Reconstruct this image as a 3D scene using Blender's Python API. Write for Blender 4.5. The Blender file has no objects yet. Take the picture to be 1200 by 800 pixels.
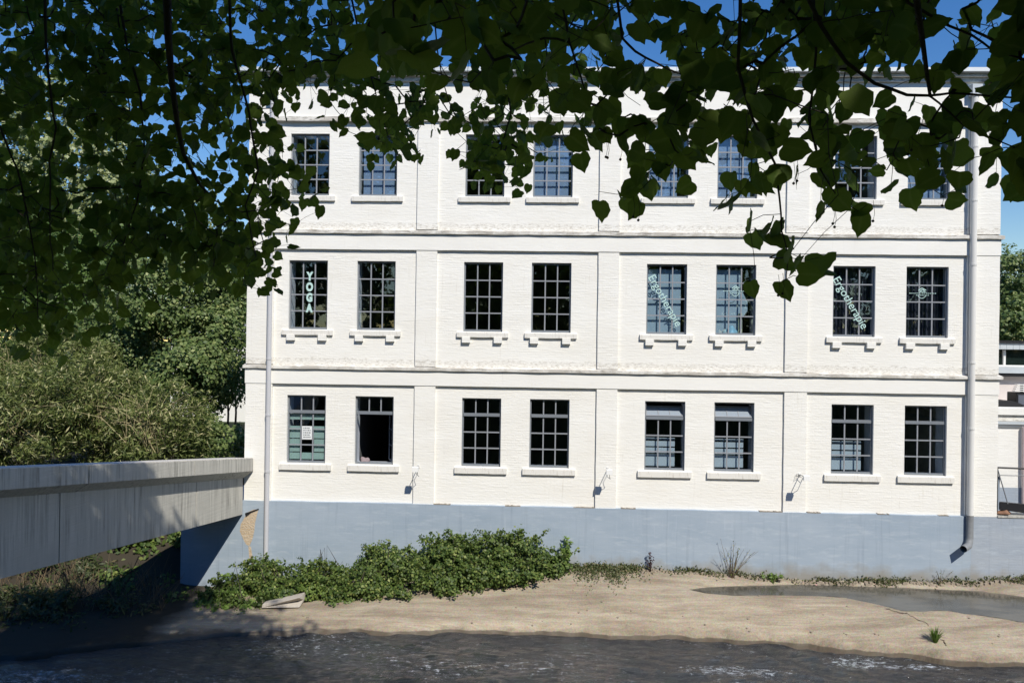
import bpy, math, random
import numpy as np
from mathutils import Vector, Matrix, Euler
random.seed(7); rng = np.random.default_rng(11)
C = bpy.context.scene
COL = C.collection
# ---------------------------------------------------------------- camera, sky, sun, exposure
EYE = 7.8                      # camera height above the river
F = 867.0                      # focal length for a 1200 px wide picture
D = 22.5                       # distance from the camera to the facade
def rotm(yaw, pitch, roll):
    cy, sy = math.cos(yaw), math.sin(yaw); cp, sp = math.cos(pitch), math.sin(pitch); cr, sr = math.cos(roll), math.sin(roll)
    return np.array([[cy,-sy,0],[sy,cy,0],[0,0,1]]) @ np.array([[1,0,0],[0,cp,-sp],[0,sp,cp]]) @ np.array([[cr,0,sr],[0,1,0],[-sr,0,cr]])
RM = rotm(0.0364, 0.0023, -0.0143)
def ray(u, v): return RM @ np.array([(u-600)/F, 1.0, (400-v)/F])
def pt(u, v, y):               # point seen at photo position (u, v) on the plane at distance y
    r = ray(u, v); k = y/r[1]; return np.array([r[0]*k, y, EYE+r[2]*k])
def ptz(u, v, z):              # same, on the level z
    r = ray(u, v); k = (z-EYE)/r[2]; return np.array([r[0]*k, r[1]*k, z])
def proj(P):
    q = (np.asarray(P)-np.array([0,0,EYE])) @ RM
    return 600+F*q[...,0]/q[...,1], 400-F*q[...,2]/q[...,1], q[...,1]
cam = bpy.data.objects.new('camera', bpy.data.cameras.new('camera')); COL.objects.link(cam)
M = Matrix([[RM[0,0],RM[0,2],-RM[0,1],0],[RM[1,0],RM[1,2],-RM[1,1],0],[RM[2,0],RM[2,2],-RM[2,1],EYE],[0,0,0,1]])
cam.matrix_world = M; cam.data.sensor_width = 36; cam.data.lens = F/1200*36; cam.data.clip_start = .05; cam.data.clip_end = 2000
C.camera = cam
SUN = Vector((0.50, -1.0, 1.15)).normalized()
elev = math.asin(SUN.z); azim = math.atan2(SUN.x, SUN.y)
w = bpy.data.worlds.new('World'); C.world = w; w.use_nodes = True
nt = w.node_tree; nt.nodes.clear()
sky = nt.nodes.new('ShaderNodeTexSky'); sky.sky_type = 'NISHITA'; sky.sun_disc = False
sky.sun_elevation = elev; sky.sun_rotation = azim; sky.air_density = 1.35; sky.dust_density = 0.0; sky.altitude = 800; sky.ozone_density = 3.0
hs = nt.nodes.new('ShaderNodeHueSaturation'); hs.inputs['Saturation'].default_value = 1.36; hs.inputs['Hue'].default_value = .512
bg = nt.nodes.new('ShaderNodeBackground'); bg.inputs[1].default_value = 0.112
out = nt.nodes.new('ShaderNodeOutputWorld')
nt.links.new(sky.outputs[0], hs.inputs['Color']); nt.links.new(hs.outputs[0], bg.inputs[0]); nt.links.new(bg.outputs[0], out.inputs[0])
sl = bpy.data.lights.new('sun', 'SUN'); sl.energy = 4.5; sl.angle = math.radians(.53); sl.color = (1, .94, .83)
sun = bpy.data.objects.new('sun', sl); COL.objects.link(sun); sun.rotation_euler = SUN.to_track_quat('Z', 'Y').to_euler(); sun.location = (20,-30,40)
C.view_settings.view_transform = 'Standard'; C.view_settings.look = 'None'; C.view_settings.exposure = 0.13; C.view_settings.gamma = 1
C.view_settings.use_curve_mapping = False
C.render.engine = 'CYCLES'
C.cycles.max_bounces = 7; C.cycles.transparent_max_bounces = 12; C.cycles.diffuse_bounces = 3
# ---------------------------------------------------------------- helpers
class MB:
    def __init__(s): s.v = []; s.f = []
    def quad(s, a, b, c, d):
        n = len(s.v); s.v += [tuple(a), tuple(b), tuple(c), tuple(d)]; s.f.append((n, n+1, n+2, n+3)); return s
    def poly(s, pts):
        n = len(s.v); s.v += [tuple(p) for p in pts]; s.f.append(tuple(range(n, n+len(pts)))); return s
    def box(s, x0, x1, y0, y1, z0, z1):
        n = len(s.v); s.v += [(x, y, z) for z in (z0, z1) for y in (y0, y1) for x in (x0, x1)]
        s.f += [tuple(n+i for i in q) for q in ((0,2,3,1),(4,5,7,6),(0,1,5,4),(2,6,7,3),(0,4,6,2),(1,3,7,5))]; return s
    def prism(s, prof, dirv):   # prof: closed list of 3d points, extruded by dirv
        n = len(s.v); k = len(prof); dv = np.asarray(dirv, float)
        s.v += [tuple(p) for p in prof] + [tuple(np.asarray(p)+dv) for p in prof]
        s.f.append(tuple(n+i for i in range(k))[::-1]); s.f.append(tuple(n+k+i for i in range(k)))
        for i in range(k): j = (i+1) % k; s.f.append((n+i, n+j, n+k+j, n+k+i))
        return s
    def tube(s, pts, rad, sides=6, cap=True):
        pts = [np.asarray(p, float) for p in pts]
        if not hasattr(rad, '__len__'): rad = [rad]*len(pts)
        n = len(s.v); a = None
        for i, p in enumerate(pts):
            d = pts[min(i+1, len(pts)-1)]-pts[max(i-1, 0)]; L = np.linalg.norm(d); d = d/L if L > 1e-9 else np.array([0,0,1.])
            if a is None: a = np.cross(d, [0,0,1.] if abs(d[2]) < .9 else [1.,0,0])
            a = a-d*np.dot(a, d); a /= max(np.linalg.norm(a), 1e-9); b = np.cross(d, a)
            for k in range(sides):
                t = 2*math.pi*k/sides; s.v.append(tuple(p+rad[i]*(math.cos(t)*a+math.sin(t)*b)))
        for i in range(len(pts)-1):
            for k in range(sides):
                k2 = (k+1) % sides; s.f.append((n+i*sides+k, n+i*sides+k2, n+(i+1)*sides+k2, n+(i+1)*sides+k))
        if cap:
            for q, rev in ((n, True), (n+(len(pts)-1)*sides, False)):
                c0 = len(s.v); s.v += s.v[q:q+sides]; f_ = tuple(range(c0, c0+sides)); s.f.append(f_[::-1] if rev else f_)
        return s
    def mesh(s, name, mat, smooth=False):
        me = bpy.data.meshes.new(name); me.from_pydata(s.v, [], s.f)
        if mat: me.materials.append(mat)
        if smooth: me.shade_smooth()
        me.update(); return me
    def build(s, name, mat, parent=None, smooth=False, loc=None, bevel=0):
        o = bpy.data.objects.new(name, s.mesh(name, mat, smooth)); COL.objects.link(o)
        if parent: o.parent = parent
        if loc is not None: o.location = loc
        if bevel:
            b = o.modifiers.new('bevel', 'BEVEL'); b.width = bevel; b.segments = 2; b.limit_method = 'ANGLE'
        return o
def tag(o, label=None, cat=None, group=None, kind=None):
    if label: o['label'] = label
    if cat: o['category'] = cat
    if group: o['group'] = group
    if kind: o['kind'] = kind
    return o
def empty(name, loc=(0,0,0), **k):
    o = bpy.data.objects.new(name, None); COL.objects.link(o); o.location = loc; o.empty_display_size = .3; return tag(o, **k)
def inst(name, me, parent=None, loc=(0,0,0), rot=None, scale=None):
    o = bpy.data.objects.new(name, me); COL.objects.link(o); o.location = loc
    if parent: o.parent = parent
    if rot is not None: o.rotation_euler = rot
    if scale is not None: o.scale = scale
    return o
def npmesh(name, V, Fc, mat, tint=None):   # V (n,3); Fc (m,k) same size faces
    me = bpy.data.meshes.new(name); V = np.ascontiguousarray(V, np.float32); Fc = np.ascontiguousarray(Fc, np.int32); m, k = Fc.shape
    me.vertices.add(len(V)); me.vertices.foreach_set('co', V.ravel())
    me.loops.add(m*k); me.loops.foreach_set('vertex_index', Fc.ravel())
    me.polygons.add(m); me.polygons.foreach_set('loop_start', np.arange(0, m*k, k, dtype=np.int32))
    if tint is not None:
        at = me.attributes.new('tint', 'FLOAT', 'FACE'); at.data.foreach_set('value', np.ascontiguousarray(tint, np.float32))
    me.materials.append(mat); me.update(calc_edges=True); return me
# ---------------------------------------------------------------- materials
class NT:
    def __init__(s, name):
        s.m = bpy.data.materials.new(name); s.m.use_nodes = True; s.t = s.m.node_tree; s.t.nodes.clear()
        s.o = s.n('ShaderNodeOutputMaterial')
    def n(s, typ, **k):
        x = s.t.nodes.new(typ)
        for a, b in k.items():
            if a.startswith('i_'):
                key = a[2:]; key = int(key) if key.isdigit() else key.replace('_', ' ')
                x.inputs[key].default_value = b
            else: setattr(x, a, b)
        return x
    def l(s, a, b): s.t.links.new(a, b); return s
    def coord(s, scale=(1,1,1), kind='Object'):
        tc = s.n('ShaderNodeTexCoord'); mp = s.n('ShaderNodeMapping'); mp.inputs['Scale'].default_value = scale
        s.l(tc.outputs[kind], mp.inputs[0]); return mp.outputs[0]
    def noise(s, vec, scale, detail=4, rough=.55):
        x = s.n('ShaderNodeTexNoise', i_Scale=scale, i_Detail=detail, i_Roughness=rough); s.l(vec, x.inputs['Vector']); return x.outputs[0]
    def ramp(s, fac, stops):
        x = s.n('ShaderNodeValToRGB'); e = x.color_ramp.elements
        while len(e) < len(stops): e.new(.5)
        for el, (p, c) in zip(e, stops): el.position = p; el.color = (c if len(c) == 4 else (*c, 1)) if hasattr(c, '__len__') else (c, c, c, 1)
        s.l(fac, x.inputs[0]); return x.outputs[0]
    def mix(s, fac, a, b, mode='MIX'):
        x = s.n('ShaderNodeMix', data_type='RGBA', blend_type=mode)
        for v, i in ((fac, 0), (a, 6), (b, 7)):
            if hasattr(v, 'links'): s.l(v, x.inputs[i])
            elif i and not hasattr(v, 'default_value'): x.inputs[i].default_value = (*v, 1) if len(v) == 3 else v
            elif i == 0: x.inputs[0].default_value = v
        return x.outputs[2]
    def math(s, op, a, b=0.0):
        x = s.n('ShaderNodeMath', operation=op)
        for i, v in enumerate((a, b)):
            if hasattr(v, 'links'): s.l(v, x.inputs[i])
            else: x.inputs[i].default_value = v
        return x.outputs[0]
    def bump(s, h, strength, dist=.01):
        x = s.n('ShaderNodeBump', i_Strength=strength, i_Distance=dist); s.l(h, x.inputs['Height']); return x.outputs[0]
    def done(s, col, rough=.7, nrm=None, metal=0, spec=.3):
        p = s.n('ShaderNodeBsdfPrincipled'); p.inputs['Metallic'].default_value = metal; p.inputs['Specular IOR Level'].default_value = spec
        if hasattr(col, 'links'): s.l(col, p.inputs['Base Color'])
        else: p.inputs['Base Color'].default_value = (*col, 1)
        if hasattr(rough, 'links'): s.l(rough, p.inputs['Roughness'])
        else: p.inputs['Roughness'].default_value = rough
        if nrm is not None: s.l(nrm, p.inputs['Normal'])
        s.l(p.outputs[0], s.o.inputs[0]); return s.m
def plain(name, col, rough=.6, var=.12, sc=6, metal=0, spec=.3):
    g = NT(name); v = g.coord(); n = g.noise(v, sc, 5)
    c = g.mix(n, tuple(x*(1-var) for x in col), tuple(min(1, x*(1+var)) for x in col))
    return g.done(c, rough, g.bump(g.noise(v, sc*8, 3), .12, .004), metal, spec)
def xz(g, vec):                # swizzle (x,y,z) -> (x,z,y) so that brick courses lie level on a vertical wall
    a = g.n('ShaderNodeSeparateXYZ'); b = g.n('ShaderNodeCombineXYZ'); g.l(vec, a.inputs[0])
    s1 = g.math('ADD', a.outputs[0], a.outputs[1]); g.l(s1, b.inputs[0]); g.l(a.outputs[2], b.inputs[1]); g.l(a.outputs[1], b.inputs[2]); return b.outputs[0]
def brickpaint(name, c1, c2, relief=1.0, streak=.5, stain=(.45,.42,.36)):
    g = NT(name); v = g.coord(); vx = xz(g, v)
    wob = g.n('ShaderNodeTexNoise', i_Scale=1.3, i_Detail=4); g.l(vx, wob.inputs['Vector'])
    dv = g.n('ShaderNodeVectorMath', operation='MULTIPLY_ADD'); g.l(wob.outputs[1], dv.inputs[0]); dv.inputs[1].default_value = (.10,.10,0); g.l(vx, dv.inputs[2])
    br = g.n('ShaderNodeTexBrick', i_Scale=1, i_Mortar_Size=.014, i_Mortar_Smooth=1.0, i_Brick_Width=.23, i_Row_Height=.075, i_Bias=0)
    br.inputs['Color1'].default_value = (1,1,1,1); br.inputs['Color2'].default_value = (.35,.35,.35,1); br.inputs['Mortar'].default_value = (.25,.25,.25,1)
    g.l(dv.outputs[0], br.inputs['Vector'])
    n1 = g.noise(g.coord((1.1,1.1,6.5)), 2.6, 6, .62); n2 = g.noise(g.coord((1,1,2.5)), 10, 5); pres = g.ramp(g.noise(v, .8, 4), [(.40,.10),(.64,.85)])
    hh = g.mix(pres, (.6,.6,.6), br.outputs[0]); hh = g.mix(.62, hh, n1); hh = g.mix(.22, hh, n2)
    nrm = g.bump(hh, .58*relief, .032)
    c = g.mix(g.ramp(g.noise(g.coord((.5,.5,1.6)), 1.3, 6, .6), [(.3,0.),(.75,1.)]), c1, c2)
    run = g.ramp(g.noise(g.coord((6,6,.35)), 2.2, 5, .6), [(.58,0.),(.76,1.)])
    patch = g.ramp(g.noise(v, .55, 4), [(.48,0.),(.70,1.)])
    c = g.mix(g.math('MULTIPLY', g.math('MULTIPLY', run, patch), streak), c, stain)
    spots = g.ramp(g.noise(v, 14, 3), [(.70,0.),(.76,1.)]); c = g.mix(g.math('MULTIPLY', spots, .25*streak), c, stain)
    if name == 'white_painted_brick':
        sz = g.n('ShaderNodeSeparateXYZ'); g.l(v, sz.inputs[0])
        for zl in LEDGES:
            hgt_ = g.math('ADD', g.math('SUBTRACT', sz.outputs[2], zl), g.math('MULTIPLY', g.noise(g.coord((1.2,1.2,3)), 1.6, 6, .7), -.36)); m1 = g.ramp(hgt_, [(0.,1.),(.03,0.)]); m0 = g.math('GREATER_THAN', sz.outputs[2], zl-.02)
            c = g.mix(g.math('MULTIPLY', g.math('MULTIPLY', m1, m0), g.ramp(g.noise(g.coord((2,2,8)), 4, 6, .75), [(.45,0.),(.65,.75)])), c, (.36,.32,.26))
    if 'plinth' in name or 'old' in name:
        sc = g.ramp(g.noise(g.coord((.7,.7,3.2)), 2.4, 7, .68), [(.53,0.),(.68,1.)]); c = g.mix(g.math('MULTIPLY', sc, .5), c, (.46,.52,.58))
        dk = g.ramp(g.noise(g.coord((5,5,.22)), 1.4, 6, .65), [(.55,0.),(.75,1.)]); c = g.mix(g.math('MULTIPLY', dk, .35), c, (.17,.21,.27))
        sep = g.n('ShaderNodeSeparateXYZ'); g.l(v, sep.inputs[0]); up = g.math('ADD', sep.outputs[2], g.math('MULTIPLY', g.noise(g.coord((1,1,1)), 2.2, 5), -.9))
        dirt = g.ramp(up, [(.52,1.),(.95,0.)]); mx = g.n('ShaderNodeMapRange'); mx.inputs['From Min'].default_value = -4; mx.inputs['From Max'].default_value = 1; g.l(sep.outputs[0], mx.inputs[0]); c = g.mix(g.math('MULTIPLY', g.math('MULTIPLY', dirt, mx.outputs[0]), .8), c, (.27,.245,.20))
    return g.done(c, .75, nrm)
LEDGES = [(pt(290,427,D)[2]+pt(1120,437.5,D)[2])/2, (pt(480,270.5,D)[2]+pt(1160,273.5,D)[2])/2]
m_white = brickpaint('white_painted_brick', (.81,.79,.735), (.87,.86,.82), 1.0, .5, (.50,.46,.38))
m_band = brickpaint('white_painted_band', (.82,.805,.76), (.87,.86,.82), .45, .3)
m_plinth = brickpaint('blue_grey_plinth_paint', (.30,.37,.45), (.37,.435,.51), .28, 0.7, (.50,.55,.62))
m_plinth_old = brickpaint('old_blue_wall_paint', (.30,.35,.42), (.38,.42,.47), .5, 1.0, (.16,.16,.15))
m_secwhite = brickpaint('white_paint_side_building', (.74,.73,.70), (.82,.81,.78), .8, .5)
def ledge_mat():
    g = NT('weathered_ledge_stone'); v = g.coord(); n = g.noise(g.coord((.8,1,1)), 2.4, 7, .7)
    c = g.mix(g.ramp(n, [(.42,0.),(.58,1.)]), (.76,.74,.69), (.52,.49,.44))
    d = g.ramp(g.noise(g.coord((1.1,4,9)), 2.2, 8, .75), [(.54,0.),(.62,1.)]); c = g.mix(g.math('MULTIPLY', d, .85), c, (.20,.18,.15))
    return g.done(c, .85, g.bump(g.noise(v, 22, 5), .4, .01))
m_ledge = ledge_mat(); m_chip = plain('exposed_grey_mortar', (.30,.27,.23), .95, .3, 20)
def sill_mat():
    g = NT('painted_sill_stone'); n = g.ramp(g.noise(g.coord((9,2,1.2)), 2.6, 6, .7), [(.56,0.),(.70,1.)])
    c = g.mix(g.math('MULTIPLY', n, .6), (.76,.74,.69), (.36,.31,.26))
    return g.done(c, .8, g.bump(g.noise(g.coord(), 20, 4), .3, .006))
m_sill = sill_mat()
m_frame = plain('blue_grey_window_paint', (.20,.22,.245), .45, .08, 3)
m_bar = plain('pale_window_bar_paint', (.28,.295,.32), .45, .06, 3)
m_reveal = plain('inner_reveal_paint', (.56,.60,.67), .7, .06, 3)
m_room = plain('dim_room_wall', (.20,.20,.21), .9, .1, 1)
m_zinc = plain('zinc_gutter', (.50,.54,.57), .5, .1, 3, 0, .4)
m_pipe = plain('grey_painted_downpipe', (.70,.695,.67), .45, .07, 2)
m_pipeL = plain('lilac_grey_downpipe', (.52,.525,.55), .5, .06, 2)
m_iron = plain('dull_cast_iron', (.22,.23,.24), .6, .25, 8)
m_dark = plain('near_black_metal', (.02,.02,.022), .5, .2, 5)
m_white_plastic = plain('white_plastic', (.75,.75,.73), .5, .04, 4)
m_cable = plain('grey_cable', (.12,.12,.12), .6)
def glass_mat():
    g = NT('window_glass'); tr = g.n('ShaderNodeBsdfTransparent'); tr.inputs[0].default_value = (.93,.96,.97,1)
    gl = g.n('ShaderNodeBsdfGlossy'); gl.inputs['Roughness'].default_value = .01; gl.inputs[0].default_value = (1,1,1,1)
    g.l(g.bump(g.noise(g.coord(), 1.8, 2), .05, .02), gl.inputs['Normal'])
    fr = g.n('ShaderNodeLayerWeight', i_Blend=.5); fac = g.math('ADD', .065, g.math('MULTIPLY', g.math('POWER', fr.outputs['Facing'], 5.0), .8))
    ms = g.n('ShaderNodeMixShader'); g.l(fac, ms.inputs[0]); g.l(tr.outputs[0], ms.inputs[1]); g.l(gl.outputs[0], ms.inputs[2]); g.l(ms.outputs[0], g.o.inputs[0]); return g.m
m_glass = glass_mat()
m_blind = plain('grey_blue_roller_blind', (.30,.40,.49), .9, .12, 1.2)
m_blind_top = plain('blue_roller_blind', (.20,.28,.43), .9, .10, 1.0)
m_teal = plain('pale_green_window_film', (.34,.47,.43), .8, .08, 2)
m_panel = plain('pale_grey_blue_screen', (.42,.49,.56), .85, .06, 2)
m_dusty_sun = plain('dusty_glass_painted_sun', (.30,.35,.41), .15, .1, 2, 0, .8)  # opaque pale colour: sun on the dusty tilted panes painted in
m_curtain = plain('dark_navy_curtain', (.030,.034,.055), .95, .3, 2)
m_letter = plain('pale_mint_lettering', (.50,.70,.66), .6, .04, 5)
m_paper = plain('white_paper', (.78,.80,.80), .7, .02, 5)
m_ink = plain('grey_ink', (.25,.27,.28), .7)
def concrete(name='weathered_concrete', base=(.48,.468,.425), lo=(.07,.068,.06)):
    g = NT(name); v = g.coord()
    c = g.mix(g.noise(v, 1.1, 6, .6), tuple(x*.72 for x in base), tuple(x*1.25 for x in base))
    s1 = g.ramp(g.noise(g.coord((9,9,.32)), 1.5, 7, .68), [(.46,0.),(.66,1.)]); s2 = g.ramp(g.noise(v, 1.1, 5), [(.38,.12),(.64,1.)])
    c = g.mix(g.math('MULTIPLY', g.math('MULTIPLY', s1, s2), .72), c, lo)
    s3 = g.ramp(g.noise(g.coord((14,14,.5)), 1.2, 4), [(.62,0.),(.72,1.)]); c = g.mix(g.math('MULTIPLY', s3, .25), c, (.42,.42,.38))
    brd = g.ramp(g.noise(g.coord((.2,.2,8)), 1.6, 3), [(.45,0.),(.5,1.)])
    return g.done(c, .9, g.bump(g.mix(.35, g.noise(v, 30, 6, .7), brd), .4, .008))
m_conc = concrete(); m_conc_top = concrete('coping_top_painted_sunlit', (.62,.59,.54), (.16,.15,.13))  # coping top is a paler copy, its sunlit look put into the colour
def bark():
    g = NT('tree_bark'); c = g.mix(g.noise(g.coord((6,6,1)), 4, 6), (.030,.024,.018), (.085,.07,.055)); return g.done(c, .9, g.bump(g.noise(g.coord((9,9,1.5)), 6, 6), .8, .02))
m_bark = bark()
def leafmat(name, c1, c2, trans=.35, rough=.5, spec=.35, third=None, rib=False, tr=(.16,.24,.03)):
    g = NT(name); at = g.n('ShaderNodeAttribute', attribute_name='tint'); oi = g.n('ShaderNodeObjectInfo')
    f = g.math('FRACT', g.math('ADD', at.outputs['Fac'], oi.outputs['Random']))
    stops = [(0, c1), (.80, c2), (.93, third or tuple(x*1.25 for x in c2)), (1, c1)]
    c = g.ramp(f, stops)
    if rib:
        ra = g.n('ShaderNodeAttribute', attribute_name='rib'); rf = g.ramp(ra.outputs['Fac'], [(.80,0.),(.97,1.)]); c = g.mix(g.math('MULTIPLY', rf, .55), c, (.16,.21,.06)); bl = g.ramp(g.noise(g.coord((1,1,1)), 45, 3), [(.4,0.),(.65,1.)]); c = g.mix(g.math('MULTIPLY', bl, .35), c, (.03,.05,.01))
    p = g.n('ShaderNodeBsdfPrincipled', i_Roughness=rough); p.inputs['Specular IOR Level'].default_value = spec; g.l(c, p.inputs['Base Color'])
    tl = g.n('ShaderNodeBsdfTranslucent'); c2_ = g.mix(.5, c, tr); g.l(c2_, tl.inputs[0])
    ms = g.n('ShaderNodeMixShader'); ms.inputs[0].default_value = trans
    g.l(p.outputs[0], ms.inputs[1]); g.l(tl.outputs[0], ms.inputs[2]); g.l(ms.outputs[0], g.o.inputs[0]); return g.m
m_leaf = leafmat('linden_leaf', (.045,.082,.012), (.090,.145,.024), .44, .6, .15, third=(.17,.235,.05), rib=True, tr=(.26,.40,.045))
m_tree_dark = leafmat('maple_foliage', (.06,.11,.03), (.19,.25,.08), .32, third=(.36,.40,.16))
m_tree_pale = leafmat('pale_poplar_foliage', (.15,.19,.07), (.33,.37,.16), .3, third=(.55,.57,.36))
m_tree_mid = leafmat('fresh_green_foliage', (.05,.10,.02), (.12,.19,.045), .35)
m_willow = leafmat('willow_foliage', (.05,.085,.022), (.24,.28,.085), .32, third=(.66,.62,.34))
m_bramble = leafmat('bramble_foliage', (.032,.068,.016), (.15,.215,.05), .34, third=(.32,.36,.11))
m_reed = leafmat('reed_blade', (.03,.05,.018), (.085,.105,.035), .25, third=(.18,.15,.08))
m_bramble_light = leafmat('yellowish_bramble_foliage', (.06,.11,.022), (.20,.28,.06), .34, third=(.36,.40,.13))
m_weed = leafmat('dusty_weed_leaf', (.06,.085,.03), (.14,.15,.06), .25, third=(.26,.20,.12))
m_seedling = leafmat('light_seedling_leaf', (.11,.19,.035), (.20,.30,.07), .35)
m_dry = plain('dry_stems', (.17,.125,.075), .9, .3, 10)
# ---------------------------------------------------------------- factory building
def zt(u, v, y=D): return pt(u, v, y)[2]
def zz(*uv): return sum(zt(u, v) for u, v in uv)/len(uv)
def xa(u, v): return pt(u, v, D)[0]
XL = [-7.713,-5.5992,-2.3155,-.2462,3.2337,5.3093,8.7869,10.9406]; WW = [1.2004,1.1837,1.1943,1.2019,1.2075,1.1935,1.2437,1.2337]
ROW = [(EYE-3.773, EYE-1.689), (EYE+.337, EYE+2.454), (EYE+4.451, EYE+6.35)]
xp = [xa(319,520), xa(485.3,520), xa(509.5,520), xa(698.3,520), xa(722.5,520), xa(917.8,520), xa(944,520), xa(1130,520)]
xW0, xW1 = xa(287.8,520), xa(1167.5,520)
Z_pl = zz((318,586), (1130,604)); Z_foot = .30
Z_bB = [zz((290,449),(1120,461)), zz((290,432),(1120,442.5)), zz((290,427),(1120,437.5))]      # band bottom, band top, ledge top
Z_bA = [zz((480,295),(1160,298)), zz((480,277),(1160,278.5)), zz((480,270.5),(1160,273.5))]
Z_m = [zz((350,143.5),(1100,145)), zz((350,138.5),(1100,140))]
Z_cb = zz((1120,98)); Z_top = zt(1170,80,D-.3)
DEP = .34; P1 = .065; P2 = .15
bld = empty('factory_building', (0,0,0), label='three-storey white painted brick factory building with a blue-grey plinth', cat='building')
# recessed wall skin with window openings
mb = MB()
xs = sorted([xp[0]-.0, xp[7]] + [x for i in range(8) for x in (XL[i], XL[i]+WW[i])] + [xW0, xW1])
zs = sorted([Z_foot-2, Z_cb+.3] + [z for r in ROW for z in r])
for i in range(len(xs)-1):
    for j in range(len(zs)-1):
        cx, cz = (xs[i]+xs[i+1])/2, (zs[j]+zs[j+1])/2
        if any(XL[k] < cx < XL[k]+WW[k] for k in range(8)) and any(a < cz < b for a, b in ROW): continue
        mb.quad((xs[i],D,zs[j]),(xs[i+1],D,zs[j]),(xs[i+1],D,zs[j+1]),(xs[i],D,zs[j+1]))
for k in range(8):
    for a, b in ROW:
        x0, x1 = XL[k], XL[k]+WW[k]; y1 = D+.10
        mb.quad((x0,D,a),(x0,y1,a),(x0,y1,b),(x0,D,b)); mb.quad((x1,D,b),(x1,y1,b),(x1,y1,a),(x1,D,a))
        mb.quad((x0,D,b),(x0,y1,b),(x1,y1,b),(x1,D,b)); mb.quad((x0,D,a),(x1,D,a),(x1,y1,a),(x0,y1,a))
mb.build('wall', m_white, bld)
s = MB(); s.box(xW0+.03, xW0+.3, D+.004, D+13, -1, Z_cb+.2); s.build('side_wall', m_white, bld)
s = MB(); s.box(xW1-.3, xW1-.03, D+.004, D+13, -1, Z_cb+.2); s.build('side_wall', m_white, bld)
s = MB(); s.box(xW0+.3, xW1-.3, D+12.7, D+13, -1, Z_cb+.2); s.build('rear_wall', m_white, bld)
s = MB(); s.box(xW0-.15, xW1+.15, D-.15, D+13.2, Z_cb+.21, Z_cb+.30); s.build('roof', m_dark, bld)
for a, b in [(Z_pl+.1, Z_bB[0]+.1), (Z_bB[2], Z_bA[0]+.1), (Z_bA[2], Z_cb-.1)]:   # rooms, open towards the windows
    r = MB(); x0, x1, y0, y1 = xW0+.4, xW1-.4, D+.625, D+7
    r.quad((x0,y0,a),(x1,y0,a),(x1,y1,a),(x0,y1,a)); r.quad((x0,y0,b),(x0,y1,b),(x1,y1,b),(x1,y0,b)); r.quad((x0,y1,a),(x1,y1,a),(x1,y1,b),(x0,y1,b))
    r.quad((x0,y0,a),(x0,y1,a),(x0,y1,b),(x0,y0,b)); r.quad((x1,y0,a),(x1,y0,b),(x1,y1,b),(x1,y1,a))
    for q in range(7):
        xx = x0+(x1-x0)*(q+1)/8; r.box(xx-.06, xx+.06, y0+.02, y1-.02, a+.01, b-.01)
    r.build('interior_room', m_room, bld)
# pilasters per storey and the end piers
segs = [(xW0, xp[0], 1), (xp[1], xp[2], 0), (xp[3], xp[4], 0), (xp[5], xp[6], 0), (xp[7], xW1, 1)]
def strip(x0, x1, z0, z1, y0, wob=.004):   # pilaster with slightly uneven arrises
    m = MB(); n = max(2, int((z1-z0)/.3)); ring = []
    for i in range(n+1):
        z = z0+(z1-z0)*i/n; a = x0+random.uniform(-wob, wob); b = x1+random.uniform(-wob, wob)
        ring.append([(a,D+.06,z),(a,y0,z),(b,y0,z),(b,D+.06,z)])
    for r0, r1 in zip(ring, ring[1:]):
        for k in range(3): m.quad(r0[k], r0[k+1], r1[k+1], r1[k])
    return m
for x0, x1, e in segs:
    for z0, z1 in ((Z_pl+.0, Z_bB[0]-.0), (Z_bB[2], Z_bA[0]), (Z_bA[2], Z_m[0])):
        strip(x0, x1, z0, z1, D-P1 - (.004 if e else 0)).build('pilaster', m_white, bld)
def course(z0, z1, yf, name, mat, x0=xW0-.02, x1=xW1+.02, wob=.003, top=None):
    m = MB(); n = 60; rg = []
    for i in range(n+1):
        x = x0+(x1-x0)*i/n; y = yf+random.uniform(-wob, wob); dz = random.uniform(-wob, wob)
        rg.append([(x,D+.05,z0+dz),(x,y,z0+dz),(x,y,(top or z1)+dz),(x,D+.05,z1+dz)])
    for r0, r1 in zip(rg, rg[1:]):
        for k in range(3): m.quad(r0[k], r1[k], r1[k+1], r0[k+1])
    m.poly(rg[0][::-1]); m.poly(rg[-1]); return m.build(name, mat, bld)
course(Z_bB[0], Z_bB[1], D-P1-.02, 'floor_band', m_band); course(Z_bA[0], Z_bA[1], D-P1-.02, 'floor_band', m_band)
course(Z_bB[1]+.002, Z_bB[2], D-P2, 'ledge', m_ledge, xW0-.07, xW1+.09, .006, Z_bB[1]+.085)
course(Z_bA[1]+.002, Z_bA[2], D-P2, 'ledge', m_ledge, xW0-.07, xW1+.09, .006, Z_bA[1]+.10)
course(Z_m[0], Z_m[1], D-P1-.07, 'string_moulding', m_ledge, xW0-.03, xW1+.04, .004)
course(Z_m[1]+.001, Z_cb, D-P1, 'parapet_band', m_band)
course(Z_cb, Z_cb+.13, D-.14, 'cornice_moulding', m_ledge, xW0-.10, xW1+.10, .002)
course(Z_cb+.131, Z_top-.13, D-.24, 'cornice_moulding', m_ledge, xW0-.2, xW1+.2, .002)
gt = MB(); gx0, gx1 = xW0-.33, xW1+.33
prof = [(gx0,D-.10,Z_top-.12),(gx0,D-.39,Z_top-.12),(gx0,D-.37,Z_top),(gx0,D-.35,Z_top+.01),(gx0,D-.10,Z_top-.02)]
nseg = 7
for i in range(nseg):
    m = MB(); a = (gx1-gx0)/nseg; m.prism([(p[0]+a*i+(.004 if i else 0), p[1], p[2]) for p in prof], (a-.008,0,0)); m.build('gutter_section', m_zinc, bld)
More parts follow.
